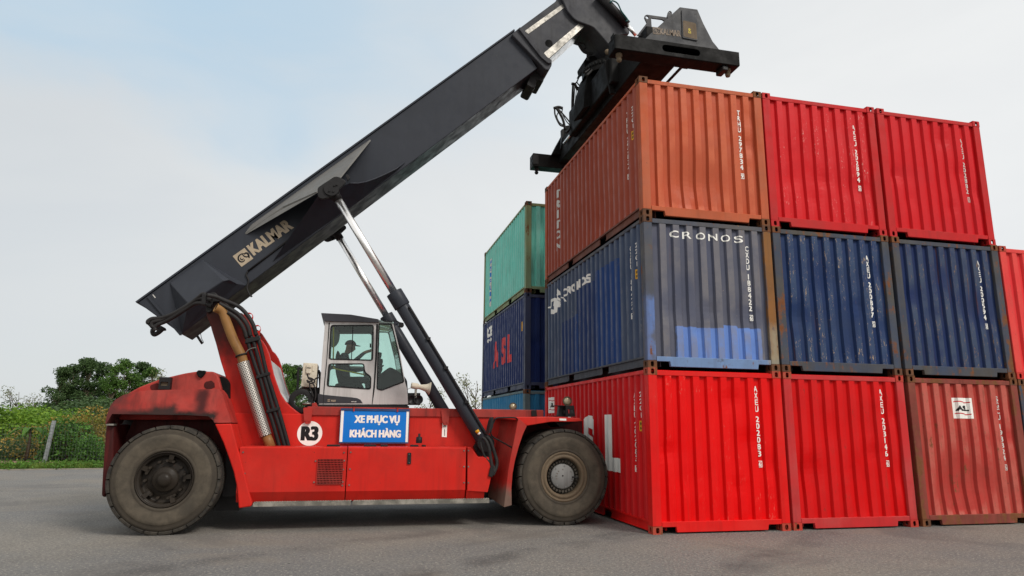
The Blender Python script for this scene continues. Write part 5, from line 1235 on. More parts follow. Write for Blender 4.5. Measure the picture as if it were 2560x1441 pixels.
# air conditioner box, guard rail and pipe ring behind the cab
bm = nb(); prism(bm, roundpoly(poly('N', [(212, 760), (412, 772), (388, 1104), (178, 1092)], 2.55), .02), 2.55, 3.1); ac = obj('air_conditioner', bm, M['beige'], TR, bevel=.012)
bm = nb(); prism(bm, roundpoly(poly('N', [(258, 790), (325, 795), (318, 912), (250, 905)], 2.54), .015), 2.515, 2.55); prism(bm, roundpoly(poly('N', [(338, 798), (372, 800), (366, 880), (334, 876)], 2.54), .01), 2.54, 2.55); obj('box_lid', bm, M['beige'], ac, bevel=.008)
bm = nb(); prism(bm, poly('N', [(262, 825), (320, 828), (315, 838), (262, 834)], 2.51), 2.508, 2.516); obj('latch', bm, M['rim_dark'], ac)
bm = nb()
for q in (((268, 915), (280, 960), (330, 980), (370, 1010), (365, 1040)), ((265, 920), (290, 985), (340, 1000), (300, 1020), (260, 1000)), ((300, 1030), (305, 1110), (335, 1180), (350, 1230)), ((330, 1020), (370, 1100), (385, 1200), (375, 1280)), ((355, 1010), (400, 970), (440, 970)), ((262, 1000), (275, 1030), (330, 1045), (375, 1020))):
    tube(bm, bez([pt('N', x, y, 2.46) for x, y in q]), .014, 6)
obj('cable_bundle', bm, M['hose'], ac)
bm = nb(); tube(bm, bez([pt('N', *q, 2.6) for q in ((132, 1140), (138, 1000), (142, 870), (155, 832), (205, 862))]), .02, 8); obj('guard_rail', bm, M['black'], TR)
bm = nb(); c = pt('N', 182, 1290, 2.5); c2 = pt('N', 182, 1290, 2.5); lathe(bm, [(.118, 0), (.20, -.01), (.215, .0), (.22, .1), (.118, .1), (.118, 0)], c, 'Y', 40); rg_ = obj('air_filter_ring', bm, M['black'], TR, bevel=.0)
bm = nb(); prism(bm, roundpoly(poly('N', [(150, 1105), (430, 1105), (420, 860), (440, 860), (445, 1330), (370, 1330), (340, 1180), (260, 1120)], 2.75), .02), 2.75, 3.4); obj('equipment_block', bm, M['black'], TR)
bm = nb(); prism(bm, poly('N', [(330, 1325), (385, 1310), (412, 1370), (330, 1375)], 2.3), 2.3, 2.5); prism(bm, poly('N', [(260, 1380), (720, 1372), (720, 1440), (255, 1440)], YF-.01), YF-.012, YF+.2); obj('cab_support', bm, M['truck_old'], TR, bevel=.01)
bm = nb(); tube(bm, [pt('N', 195, 1330, 2.45), pt('N', 320, 1328, 2.45)], .02, 10); obj('pipe_stub', bm, M['steel'], TR)

# --- spreader
ring_c = Vector((.70, YC, 0))
bm = nb(); lathe(bm, [(.62, 0), (.62, .10), (.55, .11), (.55, .28), (.45, .30), (0, .30)], (ring_c.x, YC, 9.42), 'Z', 48)
for k in range(44):
    a = 2*PI*k/44; c = Vector((ring_c.x+.60*math.cos(a), YC+.60*math.sin(a), 9.53)); cyl(bm, c, c+Vector((0, 0, .10)), .024, 6)
sp = obj('spreader', bm, M['spread'], TR)
bm = nb(); prism(bm, [(.35, 8.46), (1.06, 8.46), (1.06, 9.05), (.35, 9.05)], .38, 6.02); obj('main_beam', bm, M['spread'], sp, bevel=.02)
bm = nb(); prism(bm, [(.18, 8.60), (1.22, 8.60), (1.22, 9.25), (.9, 9.42), (.5, 9.42), (.18, 9.25)], 1.75, 4.55); obj('rotator_base', bm, M['spread'], sp, bevel=.03)
for y0, s_ in ((.05, 1), (mir(.05)+.0, -1)):
    ya = y0; yb = y0+s_*.34
    z0, z1 = (8.275, 8.56); x0, x1 = -.42, 2.07
    if s_ == -1: z0, z1 = 8.32, 8.68
    if s_ == -1: x0, x1 = -.36, 2.07
    yl, yh_ = min(ya, yb), max(ya, yb)
    bm = nb()
    face = [(x0, z0), (x1-.12, z0-.0), (x1, z0+.06), (x1, z1), (x0, z1)]
    if s_ == 1:
        sc_ = [(v.x, v.z) for v in (pt('H', *q, ya) for q in ((165, 770), (1900, 985), (2070, 1010), (2178, 1000), (2168, 832), (900, 655), (165, 548)))]
        zz = [z for x, z in sc_]
        sx0, sx1 = pt('H', 890, 700, ya), pt('H', 1505, 830, ya)
        hole_ = rrect(sx0.x, 8.355, sx1.x, 8.485, .064, 6)
        holed(bm, [(x0, z0), (x1, z0), (x1, z1), (x0, z1)], [hole_], ya, ya+.02)
        box(bm, (x0, ya+.02, z0), (x1, yh_, z0+.02)); box(bm, (x0, ya+.02, z1-.02), (x1, yh_, z1)); box(bm, (x0, yh_-.02, z0+.02), (x1, yh_, z1-.02)); box(bm, (x0, ya+.02, z0+.02), (x0+.02, yh_-.02, z1-.02)); box(bm, (x1-.02, ya+.02, z0+.02), (x1, yh_-.02, z1-.02))
    else: box(bm, (x0, yl, z0), (x1, yh_, z1))
    eb = obj('end_beam', bm, M['spread'], sp, bevel=.012)
    bm = nb()
    box(bm, (x0-.012, yl-.012, z0+.05), (x0+.148, yl-.001, z1-.04))
    box(bm, (x0-.014, yl+.05, z0+.22), (x0-.001, yl+.16, z0+.32)); box(bm, (x0-.014, yl+.08, z0+.07), (x0-.001, yl+.14, z0+.14))
    obj('end_cap', bm, M['black'], eb, bevel=.006) if s_ == -1 else obj('end_socket', (lambda b_: (bm.clear(), box(b_, (x0-.004, yl+.06, z0+.22), (x0+.01, yl+.2, z0+.33)), box(b_, (x0-.004, yl+.08, z0+.06), (x0+.01, yl+.15, z0+.13)), b_)[-1])(nb()), M['void'], eb)
    for xx in (x0+.14, x1-.16):
        bm = nb(); yy = (yl+yh_)/2; lathe(bm, [(.06, .0), (.06, -.05), (.045, -.06), (.035, -.085), (.055, -.10), (.04, -.15), (.0, -.17)], (xx, yy, z0), 'Z', 12); obj('twistlock', bm, M['rim_tan'] if s_ == 1 else M['black'], eb)
    bm = nb(); box(bm, (x1-.34, yl+.04, z0-.10), (x1-.22, yh_-.04, z0)); obj('landing_pin', bm, M['black'], eb, bevel=.02)
    yg = .20 if s_ == 1 else mir(.20)
    if s_ == 1:
        gpts = poly('H', [(535, 592), (1178, 118), (1465, 157), (1560, 380), (1715, 680), (1785, 765), (1880, 790)], yg)
        gpts = [(x, max(z, z1-.001)) if i not in (0, 6) else (x, z1+.0) for i, (x, z) in enumerate(gpts)]
    else:
        near = poly('H', [(535, 592), (1178, 118), (1465, 157), (1560, 380), (1715, 680), (1785, 765), (1880, 790)], .20)
        zoff = 8.68-8.56; gpts = [(x, z+zoff) for x, z in near]; gpts[0] = (gpts[0][0], z1); gpts[-1] = (gpts[-1][0], z1)
    bm = nb(); prism(bm, gpts, min(yg, yg+s_*.03), max(yg, yg+s_*.03)); gb = obj('gable_plate', bm, M['gable'] if s_ == 1 else M['spread'], eb, bevel=.008)
    if s_ == 1:
        bm = nb(); prism(bm, roundpoly(poly('H', [(1205, 158), (1452, 192), (1475, 672), (1220, 622)], yg-.02), .03), yg-.022, yg); htch = obj('gable_hatch', bm, M['gable'], gb, bevel=.006)
        bm = nb(); prism(bm, roundpoly(poly('H', [(1228, 335), (1440, 385), (1462, 650), (1235, 600)], yg-.024), .03), yg-.0255, yg-.0225); obj('worn_coating', bm, M['rim_tan'], htch)
        bm = nb(); o6 = pt('H', 1322, 545, yg-.028)
        t = nb(); put_text(t, 'D9', 0, 0, .1, .055, .03)
        for v in t.verts: bm_v = v.co.copy(); v.co = Vector((o6.x-bm_v.y+.05, yg-.028, o6.z+bm_v.x))
        obj('fleet_number', t, M['yellow'], htch); bm.free()
        o7 = pt('H', 852, 565, yg-.004); e7 = (pt('H', 1195, 605, yg-.004)-o7); kw2 = e7.length; e7.normalize(); v7 = Vector((-e7.z, 0, e7.x))
        plane_text(gb, 'maker_lettering', M['logo_dull'], lambda u, v: o7+e7*u+v7*v, 'KALMAR', kw2, .125, .025, heavy=.004)
        ram_emblem(gb, pt('H', 738, 558, yg-.004), e7, v7, .145, M['logo_dull'])
        bk = poly('H', [(470, 590), (630, 385), (592, 300), (600, 265), (630, 252), (960, 298), (1180, 500), (900, 640)], .62)
        bm = nb(); hl_ = poly('H', [(635, 297)], .62)[0]; h2 = poly('H', [(698, 305), (880, 330), (1040, 440), (710, 470)], .62)
        holed(bm, bk, [disc_xz(hl_, .035, 12), h2], .60, .63); obj('inner_gable', bm, M['gable'], eb)
        bm = nb(); lg = roundpoly(poly('H', [(960, 290), (985, 195), (1015, 180), (1050, 215), (1040, 250), (1000, 320)], .4), .03); holed(bm, lg, [disc_xz(poly('H', [(1008, 205)], .4)[0], .018, 10)], .39, .42); obj('lifting_lug', bm, M['gable'], eb)
        bm = nb(); c = Vector(((sx0.x+sx1.x)/2, ya+.16, 8.42)); cyl(bm, c-Vector((.15, 0, 0)), c+Vector((.2, 0, 0)), .035, 10); obj('lock_rod', bm, M['chrome'], eb)
# telescoping cylinder, strap, rail and hoses of the spreader
a, b, c_ = pt('F', 600, 880, 2.6), pt('G', 735, 835, 4.9), pt('G', 612, 992, 5.5)
bm = nb(); tube(bm, [pt('G', 1230, 265, 2.3), pt('G', 728, 838, 4.7)], .075, 16); sc_o = obj('telescope_cylinder', bm, M['black'], sp)
bm = nb(); tube(bm, [pt('G', 740, 825, 4.66), pt('G', 612, 990, 5.25)], .036, 12); obj('telescope_rod', bm, M['chrome'], sc_o)
bm = nb(); q = [pt('F', *v, 1.9) for v in ((540, 430), (608, 420), (702, 935), (632, 928))]; prism(bm, [(p.x, p.z) for p in q], 1.88, 1.94); obj('hanger_arm', bm, M['spread'], sp, bevel=.008)
bm = nb(); a = pt('H', 1270, 1050, .55); cyl(bm, (a.x, .6, a.z+.02), (a.x+.03, 5.6, a.z+.10), .03, 8); box(bm, (a.x-.10, .42, a.z-.07), (a.x+.07, .62, a.z+.13)); obj('guide_rail', bm, M['rim_dark'], sp, bevel=.01)
bm = nb(); prism(bm, roundpoly(poly('F', [(195, 510), (240, 435), (420, 415), (560, 400), (580, 480), (400, 600), (290, 560), (220, 600), (210, 560)], 3.6), .04), 3.4, 3.9); obj('damper_bracket', bm, M['spread'], sp, bevel=.02)
bm = nb(); prism(bm, roundpoly(poly('F', [(260, 650), (420, 480), (560, 420), (760, 400), (700, 760), (560, 900), (280, 1200), (165, 1240), (190, 900)], 3.3), .04), 3.0, 3.7); obj('hydraulic_block', bm, M['void'], sp, bevel=.03)
bm = nb(); prism(bm, roundpoly(poly('G', [(740, 690), (825, 580), (960, 300), (1150, 200), (1230, 290), (1000, 720), (830, 880), (700, 850)], 4.6), .05), 4.3, 4.7); obj('leg_brace', bm, M['spread'], sp, bevel=.02)
fgb = poly('G', [(405, 1188), (470, 1060), (560, 900), (585, 800), (700, 780), (820, 800), (1000, 760), (700, 1220)], 6.0)
bm = nb(); prism(bm, fgb, 5.75, 5.9); obj('end_frame', bm, M['spread'], sp, bevel=.02)
rngh = random.Random(5)
hp = [('G', [(735, 190), (725, 400), (720, 640), (690, 780), (640, 850)], 4.4, .03), ('G', [(760, 200), (745, 420), (735, 560), (730, 640)], 4.4, .014), ('G', [(785, 220), (765, 400), (745, 520)], 4.4, .010),
      ('G', [(480, 505), (485, 590), (520, 680), (560, 740), (620, 760)], 5.3, .022), ('G', [(500, 495), (560, 590), (600, 680), (625, 800)], 5.3, .035), ('G', [(520, 500), (600, 590), (660, 660), (700, 720)], 5.3, .018), ('G', [(590, 510), (585, 570), (640, 680), (690, 740)], 5.3, .014), ('G', [(530, 560), (510, 620), (545, 700), (600, 740)], 5.3, .014), ('G', [(470, 505), (530, 490), (590, 505)], 5.3, .04),
      ('G', [(725, 165), (780, 150), (830, 60), (920, 5)], 4.2, .016), ('G', [(750, 180), (800, 215), (880, 205), (1000, 215)], 4.1, .018), ('G', [(790, 150), (830, 190), (900, 160), (1040, 165)], 4.0, .016), ('G', [(780, 230), (820, 260), (840, 290)], 4.3, .03), ('G', [(715, 165), (760, 175), (790, 230), (830, 265)], 4.3, .035),
      ('F', [(160, 170), (180, 220), (230, 290), (290, 320), (350, 330)], 3.3, .035), ('F', [(170, 165), (240, 190), (265, 240), (240, 270), (280, 310)], 3.3, .016), ('F', [(298, 320), (298, 380), (300, 440)], 3.3, .035), ('F', [(140, 700), (180, 640), (270, 600), (400, 520), (560, 400)], 3.9, .016), ('F', [(330, 310), (345, 350), (370, 330)], 3.3, .012), ('F', [(250, 620), (330, 560), (420, 520), (520, 430), (640, 400)], 2.9, .022), ('F', [(280, 660), (380, 560), (500, 480), (600, 410)], 2.85, .03)]
for cr_, q, Y, r_ in hp:
    bm = nb(); tube(bm, bez([pt(cr_, x, y, Y) for x, y in q]), r_, 8); obj('spreader_hose', bm, M['hose'], sp)
bm = nb(); lathe(bm, [(0, -.05), (.06, -.03), (.075, 0), (.06, .03), (0, .05)], pt('F', 598, 305, 2.6), 'Y', 16); obj('pin_end', bm, M['rim_tan'], sp)
bm = nb(); prism(bm, roundpoly(poly('G', [(575, 795), (605, 790), (610, 820), (600, 1060), (565, 1060), (580, 900)], 5.6), .02), 5.6, 5.7); obj('hose_post', bm, M['black'], sp)

# ------------------------------------------------------------------ sign hung on the frame rail
YSg = YF-.075
sg = thing('sign_board', 'blue and white Vietnamese notice board hung on the red chassis under the cab', 'sign', tuple(pt('S', 934, 1066, YSg)))
q = poly('S', [(847, 1108.5), (1021, 1107), (1022, 1023.5), (849, 1022.5)], YSg)
bx0, bx1, bz0, bz1 = q[0][0], q[1][0], q[0][1], q[2][1]
bm = nb(); box(bm, (bx0+.015, YSg, bz0+.015), (bx1-.015, YSg+.02, bz1-.015)); obj('board', bm, M['signblue'], sg)
bm = nb()
for a in ((bx0, bz0, bx1, bz0+.022), (bx0, bz1-.038, bx1, bz1)): box(bm, (a[0], YSg-.012, a[1]), (a[2], YSg+.024, a[3]))
for a in ((bx0, bz0+.022, bx0+.008, bz1-.038), (bx1-.008, bz0+.022, bx1, bz1-.038)): box(bm, (a[0], YSg-.010, a[1]), (a[2], YSg+.022, a[3]))
obj('frame', bm, M['signframe'], sg)
bm = nb()
for x0, x1 in ((bx0+.008, bx0+.055), (bx1-.052, bx1-.008)): bm = nb(); box(bm, (x0, YSg-.004, bz0+.022), (x1, YSg-.001, bz1-.038)); obj('white_margin', bm, M['white'], sg)
W_ = bx1-bx0
for t_, u0, u1, va, vb in (('XE PHỤC VỤ', .20, .86, .585, .80), ('KHÁCH HÀNG', .145, .885, .17, .385)):
    bm = nb(); put_text(bm, t_, bx0+W_*u0, 0, W_*(u1-u0), 1, .03, base='H', heavy=.006)
    vs = [v.co.y for v in bm.verts]
    for v in bm.verts: v.co = Vector((v.co.x, YSg-.003-v.co.z, bz0+(bz1-bz0)*(va+(vb-va)*v.co.y)))
    obj('lettering', bm, M['white'], sg)
bm = nb()
for x in (bx0+.22, bx0+.82*W_):
    bm = nb(); box(bm, (x-.012, YSg-.02, bz1-.05), (x+.012, YSg-.013, bz1+.035)); box(bm, (x-.012, YSg-.02, bz1+.025), (x+.012, YSg+.04, bz1+.035)); obj('hook', bm, M['truck_old'], sg)

# ------------------------------------------------------------------ driver
def skinned(name, chains, mat, parent, org):
    """chains: list of [(pos, radius)...]; a chain may start at an existing vertex given as index"""
    me = bpy.data.meshes.new(name); bm = bmesh.new(); sk = bm.verts.layers.skin.verify(); idx = {}
    for ch in chains:
        prev = None
        for p, r_ in ch:
            key = tuple(round(c, 4) for c in p)
            v = idx.get(key)
            if v is None:
                v = bm.verts.new(Vector(p)-org); idx[key] = v
                v[sk].radius = (r_, r_) if not isinstance(r_, tuple) else r_
            if prev is not None and prev is not v and not bm.edges.get((prev, v)): bm.edges.new((prev, v))
            prev = v
    bm.verts.ensure_lookup_table(); bm.verts[0][sk].use_root = True
    bm.to_mesh(me); bm.free(); me.materials.append(mat)
    o = bpy.data.objects.new(name, me); COL.objects.link(o); o.parent = parent
    s1 = o.modifiers.new('skin', 'SKIN'); s1.use_smooth_shade = True
    s2 = o.modifiers.new('smooth', 'SUBSURF'); s2.levels = 2; s2.render_levels = 2
    return o
hd0 = pt('N', 885, 560, 3.2)
org = Vector((hd0.x-.13, 3.2, hd0.z-.62))
s = NT('dark_work_clothes_and_skin')
sep = s.n('ShaderNodeSeparateXYZ'); s.l(s.tc.outputs['Object'], sep.inputs[0])
neck = s.math('GREATER_THAN', sep.outputs[2], .515)
hand = s.math('MULTIPLY', s.math('GREATER_THAN', sep.outputs[0], .40), s.math('GREATER_THAN', sep.outputs[2], .40))
M['driver'] = s.bsdf(s.mix(s.math('MAXIMUM', neck, hand), s.mix(s.noise(9, 4), lin(44, 48, 56), lin(66, 70, 78)), lin(150, 104, 80)), .8)
dr = thing('person', 'driver in dark clothes and peaked cap, seated in the cab with one arm raised forward', 'person', tuple(org))
O_ = org
def L3(x, y, z): return (O_.x+x, O_.y+y, O_.z+z)
hand_p = pt('N', 1085, 610, 3.0)-O_; tip = pt('N', 1150, 578, 2.99)-O_
chains = [[(L3(0, 0, 0), .13), (L3(-.02, 0, .16), .135), (L3(-.02, 0, .33), .145), (L3(.0, 0, .45), .10), (L3(.03, 0, .51), .055), (L3(.06, 0, .56), .055), (L3(.105, 0, .625), .088), (L3(.105, 0, .70), .09), (L3(.10, 0, .745), .06)],
          [(L3(.105, 0, .625), .088), (L3(.185, 0, .605), .03), (L3(.20, 0, .60), .014)],
          [(L3(.105, 0, .625), .088), (L3(.17, 0, .575), .035)],
          [(L3(.0, 0, .45), .10), (L3(.0, -.17, .42), .065), (L3(.14, -.21, .30), .05), (L3(hand_p.x-.05, hand_p.y, hand_p.z-.03), .036), (L3(hand_p.x, hand_p.y, hand_p.z), .03), (L3(hand_p.x+.045, hand_p.y, hand_p.z+.012), .034), (L3(hand_p.x+.075, hand_p.y, hand_p.z+.02), .028)],
          [(L3(.0, 0, .45), .10), (L3(.0, .17, .42), .065), (L3(.10, .22, .20), .05), (L3(.34, .14, .22), .036), (L3(.40, .12, .23), .032), (L3(.45, .11, .24), .03)],
          [(L3(0, 0, 0), .13), (L3(.10, -.10, -.02), .09), (L3(.45, -.12, .02), .065), (L3(.52, -.12, -.38), .045), (L3(.64, -.12, -.42), .035)],
          [(L3(0, 0, 0), .13), (L3(.10, .10, -.02), .09), (L3(.45, .12, .02), .065), (L3(.52, .12, -.38), .045), (L3(.64, .12, -.42), .035)]]
bh = (L3(hand_p.x+.075, hand_p.y, hand_p.z+.02), .028)
for k in range(4):
    dy = (k-1.5)*.018; cur = .06*k*.4
    chains.append([bh, (L3(hand_p.x+.10, hand_p.y+dy, hand_p.z+.028), .010), (L3(hand_p.x+.135, hand_p.y+dy, hand_p.z+.04-cur*.3), .009), (L3(hand_p.x+.16-cur*.2, hand_p.y+dy, hand_p.z+.048-cur), .008)])
chains.append([(L3(hand_p.x+.045, hand_p.y, hand_p.z+.012), .034), (L3(hand_p.x+.06, hand_p.y-.04, hand_p.z+.03), .012), (L3(hand_p.x+.095, hand_p.y-.045, hand_p.z+.05), .009)])
body = skinned('body', chains, M['driver'], dr, org)
M['cap'] = plain('dark_red_cap', lin(84, 48, 50), .85)
bm = nb(); c = O_+Vector((.10, 0, .685)); rings = []
for a_ in range(6):
    ph = PI/2*a_/5; rings.append([bm.verts.new(c+Vector((math.cos(t)*.110*math.cos(ph), math.sin(t)*.092*math.cos(ph), .095*math.sin(ph)))) for t in [2*PI*k/24 for k in range(24)]])
for a, b in zip(rings, rings[1:]):
    for k in range(24): f = bm.faces.new((a[k], a[(k+1) % 24], b[(k+1) % 24], b[k])); f.smooth = True
lo = []; hi = []
for k in range(13):
    t = -PI*.36+PI*.72*k/12; lo.append(bm.verts.new(c+Vector((math.cos(t)*.109, math.sin(t)*.091, 0)))); hi.append(bm.verts.new(c+Vector((math.cos(t)*.10+.095, math.sin(t)*.075, -.015))))
for k in range(12): bm.faces.new((lo[k], lo[k+1], hi[k+1], hi[k]))
cp = obj('cap', bm, M['cap'], dr); sm = cp.modifiers.new('thickness', 'SOLIDIFY'); sm.thickness = .006
for sd_ in (-1, 1):
    bm = nb(); lathe(bm, [(0, -.008), (.02, -.006), (.028, 0), (.02, .01), (0, .012)], O_+Vector((.095, sd_*.092, .625)), 'Y', 12); obj('ear', bm, plain('ear_skin', lin(150, 104, 80), .7), dr)
bm = nb()
for sd_ in (-1, 1): bm = nb(); lathe(bm, [(0, -.008), (.009, 0), (0, .006)], O_+Vector((.178, sd_*.034, .635)), 'X', 8); obj('eye', bm, M['decalblack'], dr)

# ------------------------------------------------------------------ planting beyond the yard
def leafmat(name, c1, c2, c3, rough=.6):
    s = NT(name); gi = s.n('ShaderNodeNewGeometry')
    c = s.mix(gi.outputs['Random Per Island'], c1, c2)
    c = s.mix(s.math('MULTIPLY', s.ramp(s.noise(.55, 4, .6), .42, .66), .8), c, c3)
    d = s.n('ShaderNodeBsdfPrincipled'); s.l(c, d.inputs['Base Color']); d.inputs['Roughness'].default_value = rough; d.inputs['Specular IOR Level'].default_value = .25
    t = s.n('ShaderNodeBsdfTranslucent'); s.l(c, t.inputs['Color'])
    m = s.n('ShaderNodeMixShader'); m.inputs[0].default_value = .3; s.l(d.outputs[0], m.inputs[1]); s.l(t.outputs[0], m.inputs[2]); s.l(m.outputs[0], s.out.inputs[0]); return s.m
LM = dict(dark=leafmat('dark_tree_leaves', lin(48, 70, 42), lin(82, 106, 62), lin(72, 94, 52)),
          mid=leafmat('tree_leaves', lin(56, 84, 36), lin(92, 124, 54), lin(74, 108, 44)),
          lime=leafmat('bright_shrub_leaves', lin(88, 126, 34), lin(134, 164, 60), lin(66, 100, 34)),
          ochre=leafmat('ochre_flowering_leaves', lin(118, 108, 50), lin(172, 142, 72), lin(96, 104, 46)),
          deep=leafmat('deep_green_broad_leaves', lin(46, 76, 34), lin(104, 150, 64), lin(56, 88, 36)),
          sparse=leafmat('thin_grey_green_leaves', lin(96, 104, 64), lin(140, 144, 100), lin(92, 92, 60)),
          grass=leafmat('verge_grass_blades', lin(76, 104, 34), lin(122, 140, 62), lin(62, 88, 28)),
          weed=leafmat('verge_weed_leaves', lin(64, 104, 34), lin(108, 146, 58), lin(58, 92, 30)))
M['bark'] = plain('pale_bark', lin(140, 128, 108), .9, 0, .3)
M['bark2'] = plain('brown_bark', lin(92, 78, 62), .9, 0, .3)
def leaves(bm, c, rad, n, size, rng, asp=1.8, droop=0):
    for _ in range(n):
        while True:
            p = Vector((rng.uniform(-1, 1), rng.uniform(-1, 1), rng.uniform(-1, 1)))
            if .25 < p.length < 1: break
        p = p.normalized()*(p.length**.5)
        q = Vector(c)+Vector((p.x*rad[0], p.y*rad[1], p.z*rad[2]))
        d = Vector((rng.gauss(0, 1), rng.gauss(0, 1), rng.gauss(0, .7)-droop)).normalized(); u, v = frame_of(d)
        a = rng.uniform(0, 2*PI); sd_ = u*math.cos(a)+v*math.sin(a); sz = size*rng.uniform(.6, 1.35)
        w = sz/asp/2
        bm.faces.new([bm.verts.new(x) for x in (q, q+d*sz*.5+sd_*w, q+d*sz, q+d*sz*.5-sd_*w)])
def limb(bm, a, b, r0, r1, rng, n=5, wob=.08):
    a, b = Vector(a), Vector(b); L_ = (b-a).length
    pts = [a.lerp(b, i/n)+(Vector((rng.gauss(0, 1), rng.gauss(0, 1), rng.gauss(0, .3)))*wob*L_/n if 0 < i < n else Vector()) for i in range(n+1)]
    tube(bm, pts, r0, 7, r2=r1); return pts
def make_tree(name, h, wd, mat, bark, seed, label, cat='tree', group=None, clumps=26, per=170, leaf=.2, base=.25, trunks=1, rad=.20, tr=.05):
    rng = random.Random(seed); t = thing(name, label, cat, (0, 0, 0), group)
    bt = nb(); bl = nb()
    for k in range(trunks):
        x0 = rng.uniform(-.25, .25)*wd*(trunks > 1); y0 = rng.uniform(-.2, .2)*wd*(trunks > 1)
        tp = Vector((x0+rng.uniform(-.12, .12)*wd, y0, h*rng.uniform(.82, .93)))
        main = limb(bt, (x0*.5, y0*.5, -.1), tp, tr*h*.36/trunks**.4, .02, rng, 7, .10)
        for _ in range(clumps//trunks):
            f = rng.uniform(base, 1); z = f*h*.94
            spread = wd*.5*math.sin(PI*(.13+.67*(1-(f-base)/(1-base))))
            a = rng.uniform(0, 2*PI); rr = spread*rng.uniform(.25, 1)
            c = Vector((x0+rr*math.cos(a), y0+rr*math.sin(a), z))
            i = min(len(main)-2, max(1, int(f*.75*len(main))))
            limb(bt, main[i], c, .018*h*.36, .008, rng, 4, .12)
            cr_ = rad*wd*rng.uniform(.55, 1.15)
            leaves(bl, c, (cr_, cr_, cr_*.72), int(per*rng.uniform(.6, 1.3)), leaf, rng, droop=.3)
    o1 = obj('trunk', bt, bark, t, loc=(0, 0, 0)); o2 = obj('crown', bl, mat, t, loc=(0, 0, 0))
    return t
def put(t, pos, rz=0, sc=1, label=None):
    t.location = pos; t.rotation_euler = (0, 0, rz); t.scale = (sc, sc, sc)
    if label: t['label'] = label
    return t
def clone(t, pos, rz, sc, label):
    c = copy_kids(t); return put(c, pos, rz, sc, label)
GT = 'trees beyond the hedge'
Yt = 58
def gpos(x, Y): p = at(x, 1070, Y); return (p.x, Y, 0)
def hgt(x, ytop, Y): return at(x, ytop, Y).z
tA = make_tree('tree', 8.0, 2.9, LM['dark'], M['bark'], 21, 'x', group=GT, clumps=46, per=260, leaf=.19, base=.08, rad=.22)
tB = make_tree('tree', 8.0, 2.4, LM['mid'], M['bark'], 33, 'x', group=GT, clumps=30, per=210, leaf=.18, base=.34, trunks=2, rad=.23)
spots = [(tA, 132, 912, 57, .0, 'dark dense tree at the left end of the far tree row'), (tA, 168, 905, 60, 1.9, 'dark tree second from the left in the far tree row'), (tA, 207, 889, 58, 3.3, 'tallest dark tree of the far row, above the ochre shrub'),
         (tA, 238, 900, 61, 4.4, 'dark tree with an even crown just right of the tallest one'), (tB, 268, 906, 56, .4, 'lighter tree with pale bare trunks in the gap of the far row'), (tB, 303, 893, 57, 2.2, 'tree with forked pale trunks behind the red engine hood'),
         (tA, 338, 900, 60, 5.2, 'dark tree rising directly above the lamp on the rear hood'), (tB, 372, 915, 58, 3.9, 'light green tree at the right end of the far row above the hood'),
         (tB, 705, 905, 55, 1.1, 'tree seen between the red tower and the beige box, left one'), (tA, 738, 908, 57, 2.7, 'tree seen between the red tower and the beige box, close to the box')]
used = set()
for t, x, yt, Y, rz, lab in spots:
    sc = hgt(x, yt, Y)/7.9
    if id(t) not in used: used.add(id(t)); put(t, gpos(x, Y), rz, sc, lab)
    else: clone(t, gpos(x, Y), rz, sc, lab)
tS = make_tree('tree', 6.0, 4.0, LM['sparse'], M['bark2'], 8, 'x', group=GT, clumps=22, per=48, leaf=.16, base=.3, trunks=2, rad=.17, tr=.03)
sp_ = [(1196, 935, 42, .3, 'thin airy tree leaning out beside the rear container stack'), (45, 968, 52, 1.2, 'sparse grey-green tree at the far left behind the hedge'), (78, 985, 54, 2.6, 'nearly bare small tree left of the dark tree row'), (430, 925, 50, .8, 'thin branched tree peeping over the rear hood'), (1062, 968, 45, 4.0, 'small sparse tree between the lift cylinders')]
for k, (x, yt, Y, rz, lab) in enumerate(sp_):
    sc = hgt(x, yt, Y)/5.8
    put(tS, gpos(x, Y), rz, sc, lab) if k == 0 else clone(tS, gpos(x, Y), rz, sc, lab)
# low dark growth under the far trees and hedge bushes behind the fence
def make_bush(name, h, wd, mat, seed, n, leaf, clumps=16, group=None):
    rng = random.Random(seed); t = thing(name, 'x', 'shrub', (0, 0, 0), group); bl = nb(); bt = nb()
    for k in range(clumps):
        a = rng.uniform(0, 2*PI); rr = wd*.5*math.sqrt(rng.random())*.85; z = h*rng.uniform(.12, .86)*(1-.35*(rr/(wd*.5))**2)
        c = Vector((rr*math.cos(a), rr*math.sin(a), z)); limb(bt, (c.x*.2, c.y*.2, -.05), c, .03, .008, rng, 4, .15)
        r_ = wd*rng.uniform(.16, .26); leaves(bl, c, (r_, r_, r_*.8), n//clumps, leaf, rng)
    obj('stem', bt, M['bark2'], t, loc=(0, 0, 0)); obj('foliage', bl, mat, t, loc=(0, 0, 0)); return t
GH = 'shrubs along the fence'
kinds = {k: make_bush('shrub', 2.2, 3.2, LM[m], 40+i, n, lf, group=GH) for i, (k, m, n, lf) in enumerate((('lime', 'lime', 6500, .12), ('ochre', 'ochre', 7500, .10), ('deep', 'deep', 3000, .22), ('dark', 'dark', 6000, .12)))}
